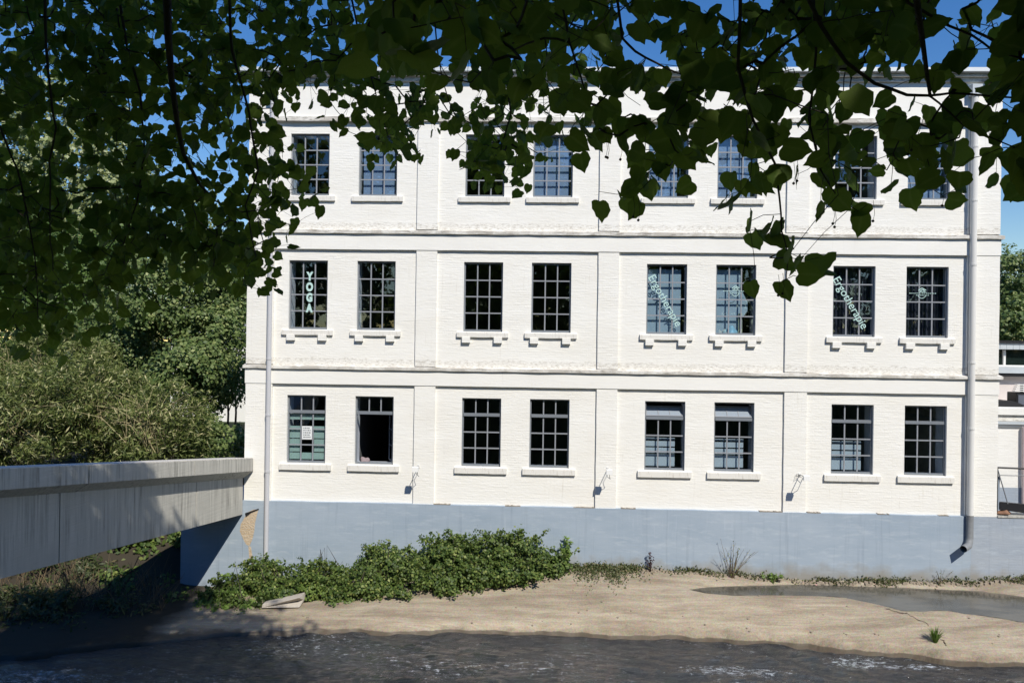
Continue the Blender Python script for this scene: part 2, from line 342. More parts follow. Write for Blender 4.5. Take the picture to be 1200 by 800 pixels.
# plinth
def plinth_piece(x0, x1, z0, z1, y0, mat, name='plinth'):
    m = MB(); n = max(3, int((x1-x0)/.5)); tp = [z1+random.uniform(-.010,.010) for _ in range(n+1)]
    for i in range(n):
        a, b = x0+(x1-x0)*i/n, x0+(x1-x0)*(i+1)/n
        m.quad((a,y0,z0),(b,y0,z0),(b,y0,tp[i+1]),(a,y0,tp[i])); m.quad((a,y0,tp[i]),(b,y0,tp[i+1]),(b,D+.05,tp[i+1]+.01),(a,D+.05,tp[i]+.01))
    m.quad((x0,y0,z0),(x0,y0,tp[0]),(x0,D+.6,tp[0]),(x0,D+.6,z0)); m.quad((x1,y0,z0),(x1,D+.6,z0),(x1,D+.6,tp[-1]),(x1,y0,tp[-1]))
    return m.build(name, mat, bld)
plinth_piece(xW0-.01, xa(1136,620), -1.2, Z_pl, D-P1-.03, m_plinth)
xAb = xa(213.5,640)
m = MB(); m.box(xAb, xW0-.015, D-P1-.03, D+2.6, -1.2, zt(230,600)+.35); m.build('abutment', m_plinth, bld)
for (u0, u1, v_) in ((508,528,589.6),(592,610,591),(672,697,592.8),(728,745,594.6),(890,917,599.4),(946,962,600.6),(1028,1042,602.6),(1100,1112,603.6)):
    mk = MB(); nk = 8; base_ = [pt(u0+(u1-u0)*i/nk, v_+(u1-u0)*.022*i/nk, D-P1-.012) for i in range(nk+1)]
    for a, b in zip(base_, base_[1:]): hh_ = random.uniform(.008,.032); mk.box(a[0], b[0]-.004, D-P1-.030, D, Z_pl-.004, Z_pl+hh_)
    mk.build('chipped_edge', m_chip, bld)
# exposed masonry where the render fell off the plinth
def brickbare():
    g = NT('bare_rubble_masonry'); v = xz(g, g.coord()); br = g.n('ShaderNodeTexBrick', i_Scale=1, i_Mortar_Size=.012, i_Brick_Width=.2, i_Row_Height=.075)
    br.inputs['Color1'].default_value = (.46,.33,.20,1); br.inputs['Color2'].default_value = (.58,.46,.33,1); br.inputs['Mortar'].default_value = (.50,.45,.38,1); g.l(v, br.inputs['Vector'])
    c = g.mix(g.noise(g.coord(), 9, 5), br.outputs[0], (.52,.42,.30)); return g.done(c, .9, g.bump(g.noise(g.coord(), 18, 6), .9, .03))
m_bare = brickbare()
pp = [(286,607),(290,600),(296,597),(303,596),(301,604),(299,612),(298,622),(296,631),(292,640),(288,637),(284,629),(281,622),(282,614)]
m = MB(); yq = D-P1-.034; m.poly([(*pt(u,v,yq)[:2], pt(u,v,yq)[2]) for u, v in pp][::-1]); m.build('bare_patch', m_bare, bld)
m = MB(); m.poly([tuple(pt(u,v,yq)) for u, v in [(291,640),(294,640),(296,652),(298,664),(296,664),(292,652)]][::-1]); m.build('bare_patch', m_bare, bld)
m = MB(); m.poly([tuple(pt(u,v,yq-.003)) for u, v in [(287,601),(303,595.5),(303.5,597),(294,601),(288,606)]][::-1]); m.build('crack_shade_sheet', m_dark, bld)  # flat dark sheet, shade inside the crack put in as colour
# ---- windows
HREF = 2.1
def frame_mesh(h, kind):
    m = MB(); y0, y1 = .085, .135; W = .6; t = .045
    m.box(-W+.002, -W+t, y0, y1, .002, h-.002); m.box(W-t, W-.002, y0, y1, .002, h-.002); m.box(-W+t, W-t, y0, y1, .002, t+.02); m.box(-W+t, W-t, y0, y1, h-t, h-.002)
    bars = MB(); bt = .0185
    if kind == 'ground' or kind == 'hopper' or kind == 'open':
        zb = h*.755; m.box(-W+t, W-t, y0-.03, y1+.02, zb-.045, zb+.045)
        cell_low = [(-W+t, t+.02, W-t, zb-.045, 3)]; cell_top = [(-W+t, zb+.045, W-t, h-t, 1)]
        cells = []
        if kind != 'open': cells += cell_low
        if kind != 'hopper': cells += cell_top
    else: cells = [(-W+t, t+.02, W-t, h-t, 4)]
    panes = []
    for x0, z0, x1, z1, n in cells:
        for i in (1, 2): xx = x0+(x1-x0)*i/3; bars.box(xx-bt, xx+bt, y0+.008, y1-.012, z0, z1)
        for j in range(1, n): z = z0+(z1-z0)*j/n; bars.box(x0, x1, y0+.004, y1-.016, z-bt, z+bt)
        for i in range(3):
            for j in range(n):
                panes.append((x0+(x1-x0)*(i+.5)/3, z0+(z1-z0)*(j+.5)/n, (x1-x0)/3-.01, (z1-z0)/n-.01))
    return m.mesh('window', m_frame), bars.mesh('glazing_bars', m_bar), panes
pane_me = {}
def pane_mesh(w_, h_):
    k = (round(w_, 3), round(h_, 3))
    if k not in pane_me: pane_me[k] = MB().box(-w_/2, w_/2, -.002, .002, -h_/2, h_/2).mesh('pane', m_glass)
    return pane_me[k]
kinds = {}
def get_kind(h, kind):
    k = (round(h, 3), kind)
    if k not in kinds: kinds[k] = frame_mesh(h, kind)
    return kinds[k]
rev_me = {}
def reveal_mesh(h):
    if h not in rev_me:
        m = MB(); W = .6; y0, y1 = .137, .62; s_ = .0
        m.quad((-W,y0,0),(-W-s_,y1,0),(-W-s_,y1,h),(-W,y0,h)); m.quad((W,y0,h),(W+s_,y1,h),(W+s_,y1,0),(W,y0,0))
        m.quad((-W,y0,h),(-W-s_,y1,h),(W+s_,y1,h),(W,y0,h)); m.quad((-W,y0,0),(W,y0,0),(W+s_,y1,0),(-W-s_,y1,0)); rev_me[h] = m.mesh('inner_reveal', m_reveal)
    return rev_me[h]
sill_mes = {}
def sill_mesh(style):
    if style not in sill_mes:
        for t in range(3):
            m = MB(); n = 12; W = .79 if style == 1 else .80; T = {0:.20, 1:.17, 2:.17}[style]; pr = .075; rg = []
            for i in range(n+1):
                x = -W+2*W*i/n; j = random.uniform(-.002,.002); k = random.uniform(-.004,.004)
                rg.append([(x,.084,-T),(x,-pr+j,-T+k),(x,-pr+j,-.03+k),(x,-pr+.02,-.012),(x,.084,.003)])
            for r0, r1 in zip(rg, rg[1:]):
                for q in range(4): m.quad(r0[q], r1[q], r1[q+1], r0[q+1])
                m.quad(r0[4], r1[4], r1[0], r0[0])
            m.poly(rg[0][::-1]); m.poly(rg[-1]); sill_mes.setdefault(style, []).append(m.mesh('sill', m_sill))
    return random.choice(sill_mes[style])
corbel = MB().box(-.125,.125,-.10,.02,-.34,-.171).mesh('corbel', m_white)
def text_mesh(txt, size, bold=.0, shear=0):
    cu = bpy.data.curves.new('lettering', 'FONT'); cu.body = txt; cu.size = size; cu.offset = bold; cu.extrude = .002; cu.shear = shear; cu.align_x = 'CENTER'; cu.align_y = 'CENTER'
    o = bpy.data.objects.new('tmp', cu); COL.objects.link(o); dg = bpy.context.evaluated_depsgraph_get()
    me = bpy.data.meshes.new_from_object(o.evaluated_get(dg)); bpy.data.objects.remove(o); me.name = 'lettering'; me.materials.clear(); me.materials.append(m_letter); return me
def wave(x0, x1, z0, z1, y, amp, n=60):
    m = MB(); ps = [(x0+(x1-x0)*i/n, y+amp*math.sin(i*1.15+.6*math.sin(i*.4))) for i in range(n+1)]
    for a, b in zip(ps, ps[1:]): m.quad((a[0],a[1],z0),(b[0],b[1],z0),(b[0],b[1],z1),(a[0],a[1],z1))
    return m
BL = {(2,1):('b',-.50,.50,.0,1.84), (2,3):('b',-.56,.50,0,1.85), (2,4):('b',-.6,.30,0,1.85), (2,5):('b',-.6,.45,0,1.85), (2,7):('b',-.6,.45,0,1.85),
      (1,4):('g',-.6,.46,.0,1.98), (1,5):('g2',-.6,.5,0,1.98), (1,6):('c',), (1,7):('c',)}
for fl in range(3):
    z0, z1 = ROW[fl]; h = z1-z0
    for c in range(8):
        kind = 'grid'
        if fl == 0: kind = {1:'open', 4:'hopper', 5:'hopper'}.get(c, 'ground')
        fm, bm, panes = get_kind(h, kind)
        cx = XL[c]+WW[c]/2; sc = WW[c]/1.2
        wnd = inst('window', fm, bld, (cx, D, z0), None, (sc,1,1))
        inst('glazing_bars', bm, wnd); inst('inner_reveal', reveal_mesh(h), wnd)
        for px_, pz_, pw, ph in panes:
            inst('pane', pane_mesh(pw, ph), wnd, (px_, .108, pz_), (random.gauss(0,.006), 0, random.gauss(0,.006)))
        inst('sill', sill_mesh(fl), wnd, (0,0,-.002))
        if fl == 1:
            for sx in (-.50, .475): inst('corbel', corbel, wnd, (sx, 0, 0))
        b = BL.get((fl, c))
        if b and b[0] in 'bg2':
            m = MB().box(b[1], b[2], .245, .25, b[3], b[4])
            if b[0] == 'g2': m = MB().poly([(-.6,.246,0),(.22,.246,0),(.24,.246,.5),(.42,.246,.75),(.42,.246,1.0),(.20,.246,1.45),(.20,.246,1.98),(-.6,.246,1.98)])
            m.build('blind', m_blind_top if fl == 2 else m_blind, wnd)
        if b and b[0] == 'c':
            wave(-.6, .6, .02, h, .33, .035).build('curtain', m_curtain, wnd)
        if fl == 0 and c in (4, 5, 6):
            for za, zb_ in ((.10,.46), (.50,.66), (.70,.86), (.90,.96)): MB().box(-.56, .34, .22, .23, za, zb_).build('privacy_screen', m_panel, wnd)
        if fl == 0 and c == 0:
            for za, zb_, xa_, xb_ in ((.10,.30,-.56,.56),(.33,.72,-.56,-.2),(.33,.72,.2,.56),(.75,1.12,-.56,.56),(1.32,1.5,-.56,.56)): MB().box(xa_, xb_, .17, .18, za, zb_).build('window_film', m_teal, wnd)
            nx = MB().box(-.15,.16,.078,.082,.72,1.13); sg = nx.build('notice', m_paper, wnd)
        if kind == 'hopper':   # top light tipped inwards
            hh = h*.245-.09; hp = MB(); hp.box(-.55,-.515,-.02,.02,0,hh); hp.box(.515,.55,-.02,.02,0,hh); hp.box(-.515,.515,-.02,.02,0,.035); hp.box(-.515,.515,-.02,.02,hh-.035,hh)
            for i in (1,2): hp.box(-.515+1.03*i/3-.012, -.515+1.03*i/3+.012, -.015, .015, .035, hh-.035)
            ho = hp.build('hopper_sash', m_bar, wnd, loc=(0,.10,h*.755+.05)); ho.rotation_euler = (-math.radians(48 if c == 4 else 42),0,0)
            gm = MB().box(-.51,.51,-.003,.003,.03,hh-.03).build('hopper_pane', m_dusty_sun, wnd, loc=(0,.10,h*.755+.05)); gm.rotation_euler = ho.rotation_euler
        if kind == 'open':     # sash folded into the room
            sh = MB(); H_ = h*.755-.12; sh.box(0,.04,-.015,.015,0,H_); sh.box(.50,.54,-.015,.015,0,H_); sh.box(.04,.50,-.015,.015,0,.04); sh.box(.04,.50,-.015,.015,H_-.04,H_)
            for j in (1,2): sh.box(.04,.50,-.01,.01,H_*j/3-.012,H_*j/3+.012)
            so = sh.build('open_sash', m_frame, wnd, loc=(.55,.15,.07)); so.rotation_euler = (0,0,math.radians(112))
        if fl == 1 and c == 0:
            for k_, ch in enumerate('YOGA'):
                inst('lettering', text_mesh(ch, .34, .022), wnd, (.02, .074, 1.62-.325*k_), (math.pi/2,0,0), (.74,1.0,1))
        if fl == 1 and c in (4, 6):
            inst('lettering', text_mesh('Ergotherapie', .335, .001), wnd, (-.04 if c == 4 else -.08, .072, 1.02), (math.pi/2, math.radians(60),0), (1.0,1,1))
        if fl == 1 and c in (5, 7):
            lg = MB(); cz = 1.33; cx_ = -.12 if c == 7 else 0.0
            def seg(x0, z0_, x1, z1_, t=.012):
                d = np.array([x1-x0, z1_-z0_]); L = np.linalg.norm(d); n_ = np.array([-d[1], d[0]])/L*t
                lg.poly([(x0+n_[0],.075,z0_+n_[1]),(x0-n_[0],.075,z0_-n_[1]),(x1-n_[0],.075,z1_-n_[1]),(x1+n_[0],.075,z1_+n_[1])])
            seg(cx_-.10,cz+.08,cx_,cz+.16); seg(cx_,cz+.16,cx_+.12,cz+.09); seg(cx_-.05,cz+.06,cx_+.02,cz+.11); seg(cx_+.02,cz+.11,cx_+.08,cz+.06); seg(cx_-.09,cz+.045,cx_+.12,cz+.045,.008)
            xx = cx_-.36
            while xx < cx_+.38:
                L = random.uniform(.02,.045); seg(xx, cz, xx+L, cz+random.uniform(-.004,.004), .010); xx += L+.018
            xx = cx_-.16
            while xx < cx_+.17:
                L = random.uniform(.02,.04); seg(xx, cz-.06, xx+L, cz-.06, .010); xx += L+.018
            for q in range(6):
                a0, a1 = math.pi*(1.15+.12*q), math.pi*(1.15+.12*(q+1)); seg(cx_+.12*math.cos(a0), cz-.02+.13*math.sin(a0), cx_+.12*math.cos(a1), cz-.02+.13*math.sin(a1), .008)
            lg.build('logo', m_letter, wnd)
# faint print on the paper notice
win0 = [o for o in bld.children if o.name.startswith('notice')]
ink = MB(); random.seed(3)
for r in range(5):
    zc = 1.07-.07*r; x = -.11
    while x < .10:
        L = random.uniform(.02,.06); ink.box(x, min(x+L,.12), .0745, .0755, zc-.018, zc+.018); x += L+.015
wn = [o for o in bld.children if o.name.startswith('window')][0]
io = ink.build('notice_print', m_ink, wn)
# downpipes (parts of the building)
def rz(u, v, y): return pt(u, v, y)
yp = D-.165
def pipe(pts, r, mat, collars, hopper=None, extra=None):
    po = MB().tube(pts, r, 14).build('downpipe', mat, bld, smooth=True)
    for p in collars:
        MB().tube([np.array(p)-[0,0,.03], np.array(p)+[0,0,.03]], r+.012, 14).build('collar', mat, po)
        MB().box(p[0]-.02, p[0]+.02, p[1]+r*.5, D-.04, p[2]-.02, p[2]+.02).build('bracket', mat, po)
    return po
xr0 = pt(1143,150,yp)[0]; xr1 = pt(1137,520,yp)[0]; xr = (xr0+xr1)/2
zr_top = zt(1145,112,yp); zr_j = zt(1137,604,yp)
pr = pipe([(xr,yp,zr_j+.01),(xr,yp,zr_top)], .092, m_pipe, [(xr,yp,zt(1140,v,yp)) for v in (172,235,310,425,502)])
MB().box(xr-.15, xr+.15, yp-.13, D-.02, zr_top-.02, zr_top+.30).build('rain_hopper', m_zinc, pr, bevel=.01)
e0 = pt(1129,643,yp-.28)
MB().tube([(xr,yp,zr_j-.0),(xr,yp,zt(1137,630,yp)),(xr-.03,yp-.03,zt(1137,634,yp)),(xr-.09,yp-.10,zt(1137,638,yp)),tuple(e0)], .10, 14, cap=False).build('outlet_pipe', m_iron, pr, smooth=True)
xl_ = (pt(317.5,300,yp)[0]+pt(312.5,560,yp)[0])/2
pl = pipe([(xl_,yp,.6),(xl_,yp,zt(319,115,yp))], .072, m_pipeL, [(xl_,yp,zt(314,v,yp)) for v in (172,240,330,420,486,552)])
MB().box(xl_-.14, xl_+.14, yp-.13, D-.02, zt(319,116,yp), zt(319,104,yp)).build('rain_hopper', m_zinc, pl, bevel=.01)
# small crumbling render flakes above the plinth
# wall lamps
lamp_labels = ['small white wall floodlight on a thin arm beside the open ground-floor window', 'small white wall floodlight on the pilaster in the middle of the facade', 'small wall floodlight with tangled cable on the pilaster left of the right-hand bay']
for k, (u, v) in enumerate(((490.5,546), (712,549), (937,556))):
    b = pt(u, v, D-P1); t = empty('wall_lamp', tuple(b), label=lamp_labels[k], cat='lamp', group='floodlights on the facade')
    L = .52; MB().box(-.035,.035,-.02,.0,-.05,.05).build('wall_plate', m_white_plastic, t)
    MB().tube([(0,-.02,0),(0,-L,0.02)], .011, 6).build('arm', m_cable, t)
    MB().prism([(-.09,-L-.02,.08),(-.09,-L-.09,.06),(-.09,-L-.11,-.07),(-.09,-L+.01,-.05)], (.18,0,0)).build('lamp_housing', m_white_plastic, t)
    cab = [(.0,-.02,-.03),(.02,-.12,-.12),(-.03,-.2,-.20),(.06,-.28,-.26),(.03,-.38,-.20),(.02,-.45,-.06)]
    if k == 2: cab = [(0,-.02,-.02),(-.1,-.05,.03),(-.14,-.08,-.12),(-.03,-.10,-.02),(.08,-.12,-.10),(.14,-.10,.0),(.1,-.3,-.12),(.03,-.45,-.05)]
    MB().tube(cab, .008, 5).build('cable', m_cable, t)
# things in the windows
cp = (XL[1]+.27, D+.16, ROW[0][0]+.066)
def lump(name, loc, sc, mat, seed=0):
    import bmesh
    bm = bmesh.new(); bmesh.ops.create_icosphere(bm, subdivisions=3, radius=1); r = random.Random(seed)
    for v in bm.verts:
        n = v.co.normalized(); k = 1+.22*math.sin(5*n.x+seed)+.16*math.sin(7*n.y+3*n.z+seed*2); v.co = Vector((n.x*sc[0]*k, n.y*sc[1]*k, max(n.z*k, -.0 if n.z > -.2 else -.15)*sc[2]))
    me = bpy.data.meshes.new(name); bm.to_mesh(me); bm.free(); me.materials.append(mat); me.shade_smooth(); o = inst(name, me, None, loc); return o
tag(lump('crumpled_cloth', cp, (.14,.05,.13), plain('dusty_pink_cloth', (.30,.24,.25), .95), 4), 'crumpled dusty-pink cloth lying on the ledge of the open ground-floor window', 'cloth')
bx = empty('window_ornament', (XL[5]+.78, D+.17, ROW[1][0]+.07), label='slim pale yellow-green carton standing behind the window with a small blue bowl', cat='carton')
MB().box(-.055,.055,-.02,.03,0,.60).build('carton', plain('pale_yellow_carton', (.55,.58,.42), .7), bx)
MB().box(-.03,.05,-.024,-.02,.12,.5).build('printed_panel', plain('green_grey_print', (.25,.33,.30), .7), bx)
tag(lump('blue_bowl', (XL[5]+.50, D+.17, ROW[1][0]+.07), (.20,.05,.19), plain('light_blue_plastic', (.22,.42,.55), .5), 1), 'rounded light blue toy standing behind the glass beside the slim yellow carton', 'toy')
# ---------------------------------------------------------------- concrete footbridge
A = dict(tf=(297,537), cb=(297.5,551.6), gt=(287.5,560), gb=(286,602.5)); B = dict(tf=(0,549.6), cb=(0,574), gt=(0,585), gb=(0,684)); yA, yB = D-.10, 13.6
tA, tB = pt(*A['tf'], yA), pt(*B['tf'], yB)
dv = (tB-tA)/(tA[1]-tB[1])    # per metre towards the camera
def bp(off, s): p = tA+dv*s; return np.array([p[0]+off[0], p[1], p[2]+off[1]])
hA = {k: pt(*A[k], yA)[2]-tA[2] for k in A}; hB = {k: pt(*B[k], yB)[2]-tB[2] for k in B}; S0 = tA[1]-tB[1]
def hz(k, s): return hA[k]+(hB[k]-hA[k])*s/S0
br = empty('concrete_footbridge', (0,0,0), label='weathered grey concrete footbridge joining the left end of the white building', cat='bridge')
def slab(fn, s0, s1, name, mat, n=4, gap=.006):
    m = MB(); rg = []; gap = .013; s0 += gap; s1 -= gap
    for i in range(n+1): s_ = s0+(s1-s0)*i/n; rg.append([tuple(p) for p in fn(s_)])
    k = len(rg[0])
    for r0, r1 in zip(rg, rg[1:]):
        for q in range(k): q2 = (q+1) % k; m.quad(r0[q], r0[q2], r1[q2], r1[q])
    m.poly(rg[0]); m.poly(rg[-1][::-1]); return m.build(name, mat, br, bevel=.012)
cuts = [0, 2.9, 6.6, 10.6, 14.8, 19.3]
for s0, s1 in zip(cuts, cuts[1:]):
    slab(lambda s: [bp((0,0),s), bp((0,hz('cb',s)),s), bp((-.30,hz('gt',s)),s), bp((-.75,hz('gt',s)),s), bp((-.75,.0),s)], s0, s1, 'coping', m_conc)
    slab(lambda s: [bp((-.02,.018),s), bp((-.02,.001),s), bp((-.73,.001),s), bp((-.73,.018),s)], s0, s1, 'coping_top', m_conc_top)
cuts = [0, 2.3, 7.0, 12.0, 19.3]
for s0, s1 in zip(cuts, cuts[1:]):
    slab(lambda s: [bp((-.31,hz('gt',s)-.003),s), bp((-.31,hz('gb',s)),s), bp((-1.95,hz('gb',s)),s), bp((-1.95,hz('gt',s)-.15),s), bp((-.76,hz('gt',s)-.15),s), bp((-.76,hz('gt',s)-.003),s)], s0, s1, 'girder', m_conc)
# ---------------------------------------------------------------- river, banks, ground
edge_px = [(-260,792),(-100,780),(60,768),(150,757),(250,746),(330,742),(400,741),(470,743),(560,741),(620,743),(680,745.5),(760,748),(850,751),(930,757),(1000,764),(1070,771),(1110,777),(1200,780),(1400,786),(1700,796)]
E = np.array([ptz(u, v, .02) for u, v in edge_px])
def yedge(x):
    w_ = .10*np.sin(x*2.1)+.05*np.sin(x*5.3+1)+.03*np.sin(x*11.7)
    return np.interp(x, E[:,0], E[:,1])+w_*.5
pud_px = [(805,690),(835,687),(880,685.5),(950,684),(1000,686),(1080,689),(1150,692),(1210,700),(1330,712),(1330,760),(1215,730),(1170,724),(1110,715),(1060,716),(1030,708),(990,700),(960,698),(905,697),(860,697.5),(825,694.5)]
PUDZ = .78; PUD = np.array([ptz(u, v, PUDZ)[:2] for u, v in pud_px])
def poly_sd(x, y, P):          # signed distance, negative inside
    d = np.full(x.shape, 1e9); ins = np.zeros(x.shape, bool); n = len(P)
    for i in range(n):
        a, b = P[i], P[(i+1) % n]; e = b-a; wx, wy = x-a[0], y-a[1]; t = np.clip((wx*e[0]+wy*e[1])/(e@e), 0, 1)
        d = np.minimum(d, np.hypot(wx-e[0]*t, wy-e[1]*t))
        c = (a[1] > y) != (b[1] > y); xi = a[0]+(y-a[1])*(b[0]-a[0])/(b[1]-a[1]+1e-12); ins ^= c & (x < xi)
    return np.where(ins, -d, d)
def sstep(a, b, x): t = np.clip((x-a)/(b-a), 0, 1); return t*t*(3-2*t)
def noise2(x, y):
    return (np.sin(x*1.3+1.7*np.sin(y*.9))*np.cos(y*1.7+1.1*np.sin(x*.7))+.5*np.sin(x*3.1+y*2.3)*np.cos(y*4.1-x*1.9)+.25*np.sin(x*7.3-y*5.1))/1.75
def height(x, y):
    ye = yedge(x); hb = np.interp(x, [-30,-12,-10,-7,-4,-1,2,20], [1.0,.25,.15,.35,.72,.98,1.08,1.08]); t = np.clip((y-ye)/(D-ye), 0, 1)
    g = .10+.90*np.power(t, .75); h = .05+hb*g
    h += .012*noise2(x*1.2, y*3)+.02*noise2(x*.3, y*.8)
    sd = poly_sd(x, y, PUD); near = np.exp(-np.maximum(sd, 0)/.55); h = h*(1-near)+near*(PUDZ+np.clip(sd*.25,-.06,.02))
    lip = sstep(-.12, .06, y-ye); h = -.55+(h+.55)*lip
    # land left of the building rises behind the bridge
    left = sstep(-10.6, -12.2, x); rise = sstep(21.0, 27.5, y); h = h+left*rise*(2.9+.5*noise2(x*.25, y*.25)-h)
    back = (x > xW0-.3) & (y > D+.25); h = np.where(back, 1.9, h); 
    return h
def bank_mat():
    g = NT('silt_covered_concrete'); v = g.coord()
    c = g.mix(g.ramp(g.noise(g.coord((.22,1.0,1)), 1.6, 8, .62), [(.3,0.),(.7,1.)]), (.29,.24,.175), (.48,.415,.315))
    s1 = g.ramp(g.noise(g.coord((.35,2.6,1)), 1.4, 7, .7), [(.45,0.),(.60,1.)]); c = g.mix(g.math('MULTIPLY', s1, .48), c, (.19,.15,.105))
    s2 = g.ramp(g.noise(g.coord((.5,2.0,1)), 3.1, 6, .6), [(.60,0.),(.72,1.)]); c = g.mix(g.math('MULTIPLY', s2, .5), c, (.43,.375,.30))
    ln = g.ramp(g.noise(g.coord((.12,5.0,1)), 2.2, 9, .72), [(.46,0.),(.52,1.),(.56,0.)]); c = g.mix(g.math('MULTIPLY', ln, .28), c, (.17,.13,.09))
    vo = g.n('ShaderNodeTexVoronoi', i_Scale=26); g.l(v, vo.inputs['Vector']); c = g.mix(.16, c, vo.outputs['Color'], 'SOFT_LIGHT')
    gr = g.noise(v, 38, 4, .8); c = g.mix(.28, c, g.ramp(gr, [(.3,.0),(.7,.75)]), 'OVERLAY')
    sp = g.ramp(g.noise(v, 9, 6, .8), [(.66,0.),(.72,1.)]); c = g.mix(g.math('MULTIPLY', sp, .5), c, (.14,.11,.08))
    sep = g.n('ShaderNodeSeparateXYZ'); geo = g.n('ShaderNodeNewGeometry'); g.l(geo.outputs['Position'], sep.inputs[0])
    wet = g.ramp(g.math('ADD', sep.outputs[2], g.math('MULTIPLY', g.noise(v, 2.5, 6), .10)), [(.135,1.),(.155,0.)])
    c = g.mix(g.math('MULTIPLY', wet, .8), c, (.075,.06,.045))
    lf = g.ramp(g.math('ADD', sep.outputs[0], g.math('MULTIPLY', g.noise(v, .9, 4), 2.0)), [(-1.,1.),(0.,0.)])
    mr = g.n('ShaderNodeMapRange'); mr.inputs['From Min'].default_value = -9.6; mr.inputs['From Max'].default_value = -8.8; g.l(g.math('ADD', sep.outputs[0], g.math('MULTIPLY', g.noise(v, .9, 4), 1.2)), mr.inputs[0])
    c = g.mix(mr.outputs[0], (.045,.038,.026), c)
    return g.done(c, g.math('SUBTRACT', .9, g.math('MULTIPLY', wet, .45)), g.bump(g.mix(.5, g.noise(g.coord((1,2,1)), 14, 7, .75), g.noise(g.coord((.4,2,1)), 3, 6)), .55, .03))
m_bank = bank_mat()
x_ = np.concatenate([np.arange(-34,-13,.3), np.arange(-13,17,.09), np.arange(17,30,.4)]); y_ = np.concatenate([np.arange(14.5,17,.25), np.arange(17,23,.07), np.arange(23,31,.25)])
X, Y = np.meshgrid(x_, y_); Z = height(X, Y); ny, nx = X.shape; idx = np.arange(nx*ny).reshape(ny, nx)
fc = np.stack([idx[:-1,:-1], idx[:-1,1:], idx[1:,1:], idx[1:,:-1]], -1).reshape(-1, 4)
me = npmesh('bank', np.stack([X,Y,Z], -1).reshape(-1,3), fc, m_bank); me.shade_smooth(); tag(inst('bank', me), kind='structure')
def soil_mat():
    g = NT('leaf_litter_ground'); c = g.mix(g.noise(g.coord(), .8, 8, .7), (.03,.035,.015), (.06,.085,.03)); return g.done(c, 1, g.bump(g.noise(g.coord(), 3, 6), .6, .1))
m_soil = soil_mat()
gm = MB(); gm.quad((-700,30.9,2.6),(700,30.9,2.6),(700,1200,2.6),(-700,1200,2.6)); gm.quad((29.5,D+.3,2.62),(700,D+.3,2.62),(700,30.95,2.62),(29.5,30.95,2.62)); gm.quad((-700,14,2.55),(-33.5,14,2.55),(-33.5,30.95,2.55),(-700,30.95,2.55))
tag(gm.build('ground', m_soil), kind='structure')
nb = MB(); prof = [(-700,-600,6.15),(-700,1.2,6.15),(-700,2.4,5.7),(-700,5.0,1.2),(-700,7.5,-.6)]
for a, b in zip(prof, prof[1:]): nb.quad(a, (700,a[1],a[2]), (700,b[1],b[2]), b)
tag(nb.build('near_bank', m_soil), kind='structure')
def water_mat(name, puddle=False):
    g = NT(name); v = g.coord()
    if puddle:
        n = g.bump(g.noise(g.coord((1,3,1)), 9, 3), .06, .02); c = g.mix(g.ramp(g.noise(g.coord((.5,1.2,1)), 1.5, 4), [(.4,0.),(.6,1.)]), (.075,.070,.058), (.13,.12,.098)); ms = g.done(c, .08, n, spec=.5); return ms
    a = g.noise(g.coord((.7,2.6,1)), 1.9, 8, .70); b = g.noise(g.coord((.7,4.2,1)), 4.0, 8, .72)
    hgt = g.mix(.5, a, b); n = g.bump(hgt, .9, .22)
    c = g.mix(g.ramp(b, [(.40,0.),(.62,1.)]), (.008,.009,.010), (.062,.064,.062))
    reg = g.ramp(g.noise(g.coord((.35,.7,1)), .75, 3), [(.48,0.),(.66,1.)])
    flecks = g.ramp(g.noise(g.coord((1.2,3.4,1)), 3.4, 9, .82), [(.555,0.),(.63,1.)]); flecks = g.math('MULTIPLY', flecks, reg)
    spk = g.ramp(g.noise(g.coord((1,2.2,1)), 13, 4, .7), [(.68,0.),(.72,1.)]); flecks = g.math('MAXIMUM', flecks, g.math('MULTIPLY', spk, .8))
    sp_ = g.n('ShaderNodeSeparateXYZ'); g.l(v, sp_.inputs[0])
    for fu, fv, rx, ry in ((1008,777,1.1,.45),(1075,782,1.6,.2),(860,786,1.7,.4),(40,792,2.0,.5)):  # pale flecks gathered around fixed spots on the water
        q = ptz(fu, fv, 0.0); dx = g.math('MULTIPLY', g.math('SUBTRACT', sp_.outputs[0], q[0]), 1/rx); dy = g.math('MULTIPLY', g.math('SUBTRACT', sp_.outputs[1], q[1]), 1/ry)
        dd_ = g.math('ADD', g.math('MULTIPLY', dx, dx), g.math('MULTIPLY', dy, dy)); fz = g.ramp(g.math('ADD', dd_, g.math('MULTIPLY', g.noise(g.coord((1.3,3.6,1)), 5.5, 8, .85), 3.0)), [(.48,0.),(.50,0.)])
        near = g.ramp(g.math('SUBTRACT', 1.15, dd_), [(.0,0.),(1.,1.)]); hf = g.ramp(g.math('ADD', g.noise(g.coord((1.0,2.6,1)), 5, 9, .85), g.math('MULTIPLY', near, .11)), [(.625,0.),(.68,1.)]); flecks = g.math('MAXIMUM', flecks, g.math('MULTIPLY', hf, g.ramp(near, [(.0,0.),(.35,1.)])))
    c = g.mix(flecks, c, (.55,.60,.66))
    return g.done(c, g.math('ADD', .06, g.math('MULTIPLY', flecks, .5)), n, spec=.9)
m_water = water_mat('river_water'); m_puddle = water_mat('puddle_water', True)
xw = np.concatenate([np.arange(-60,-16,1.), np.arange(-16,16,.08), np.arange(16,60,1.)]); yw = np.concatenate([np.arange(5,14,.5), np.arange(14,21.5,.06), np.arange(21.5,24,.5)])
XW, YW = np.meshgrid(xw, yw); rs = np.random.default_rng(5); ZW = np.zeros_like(XW)
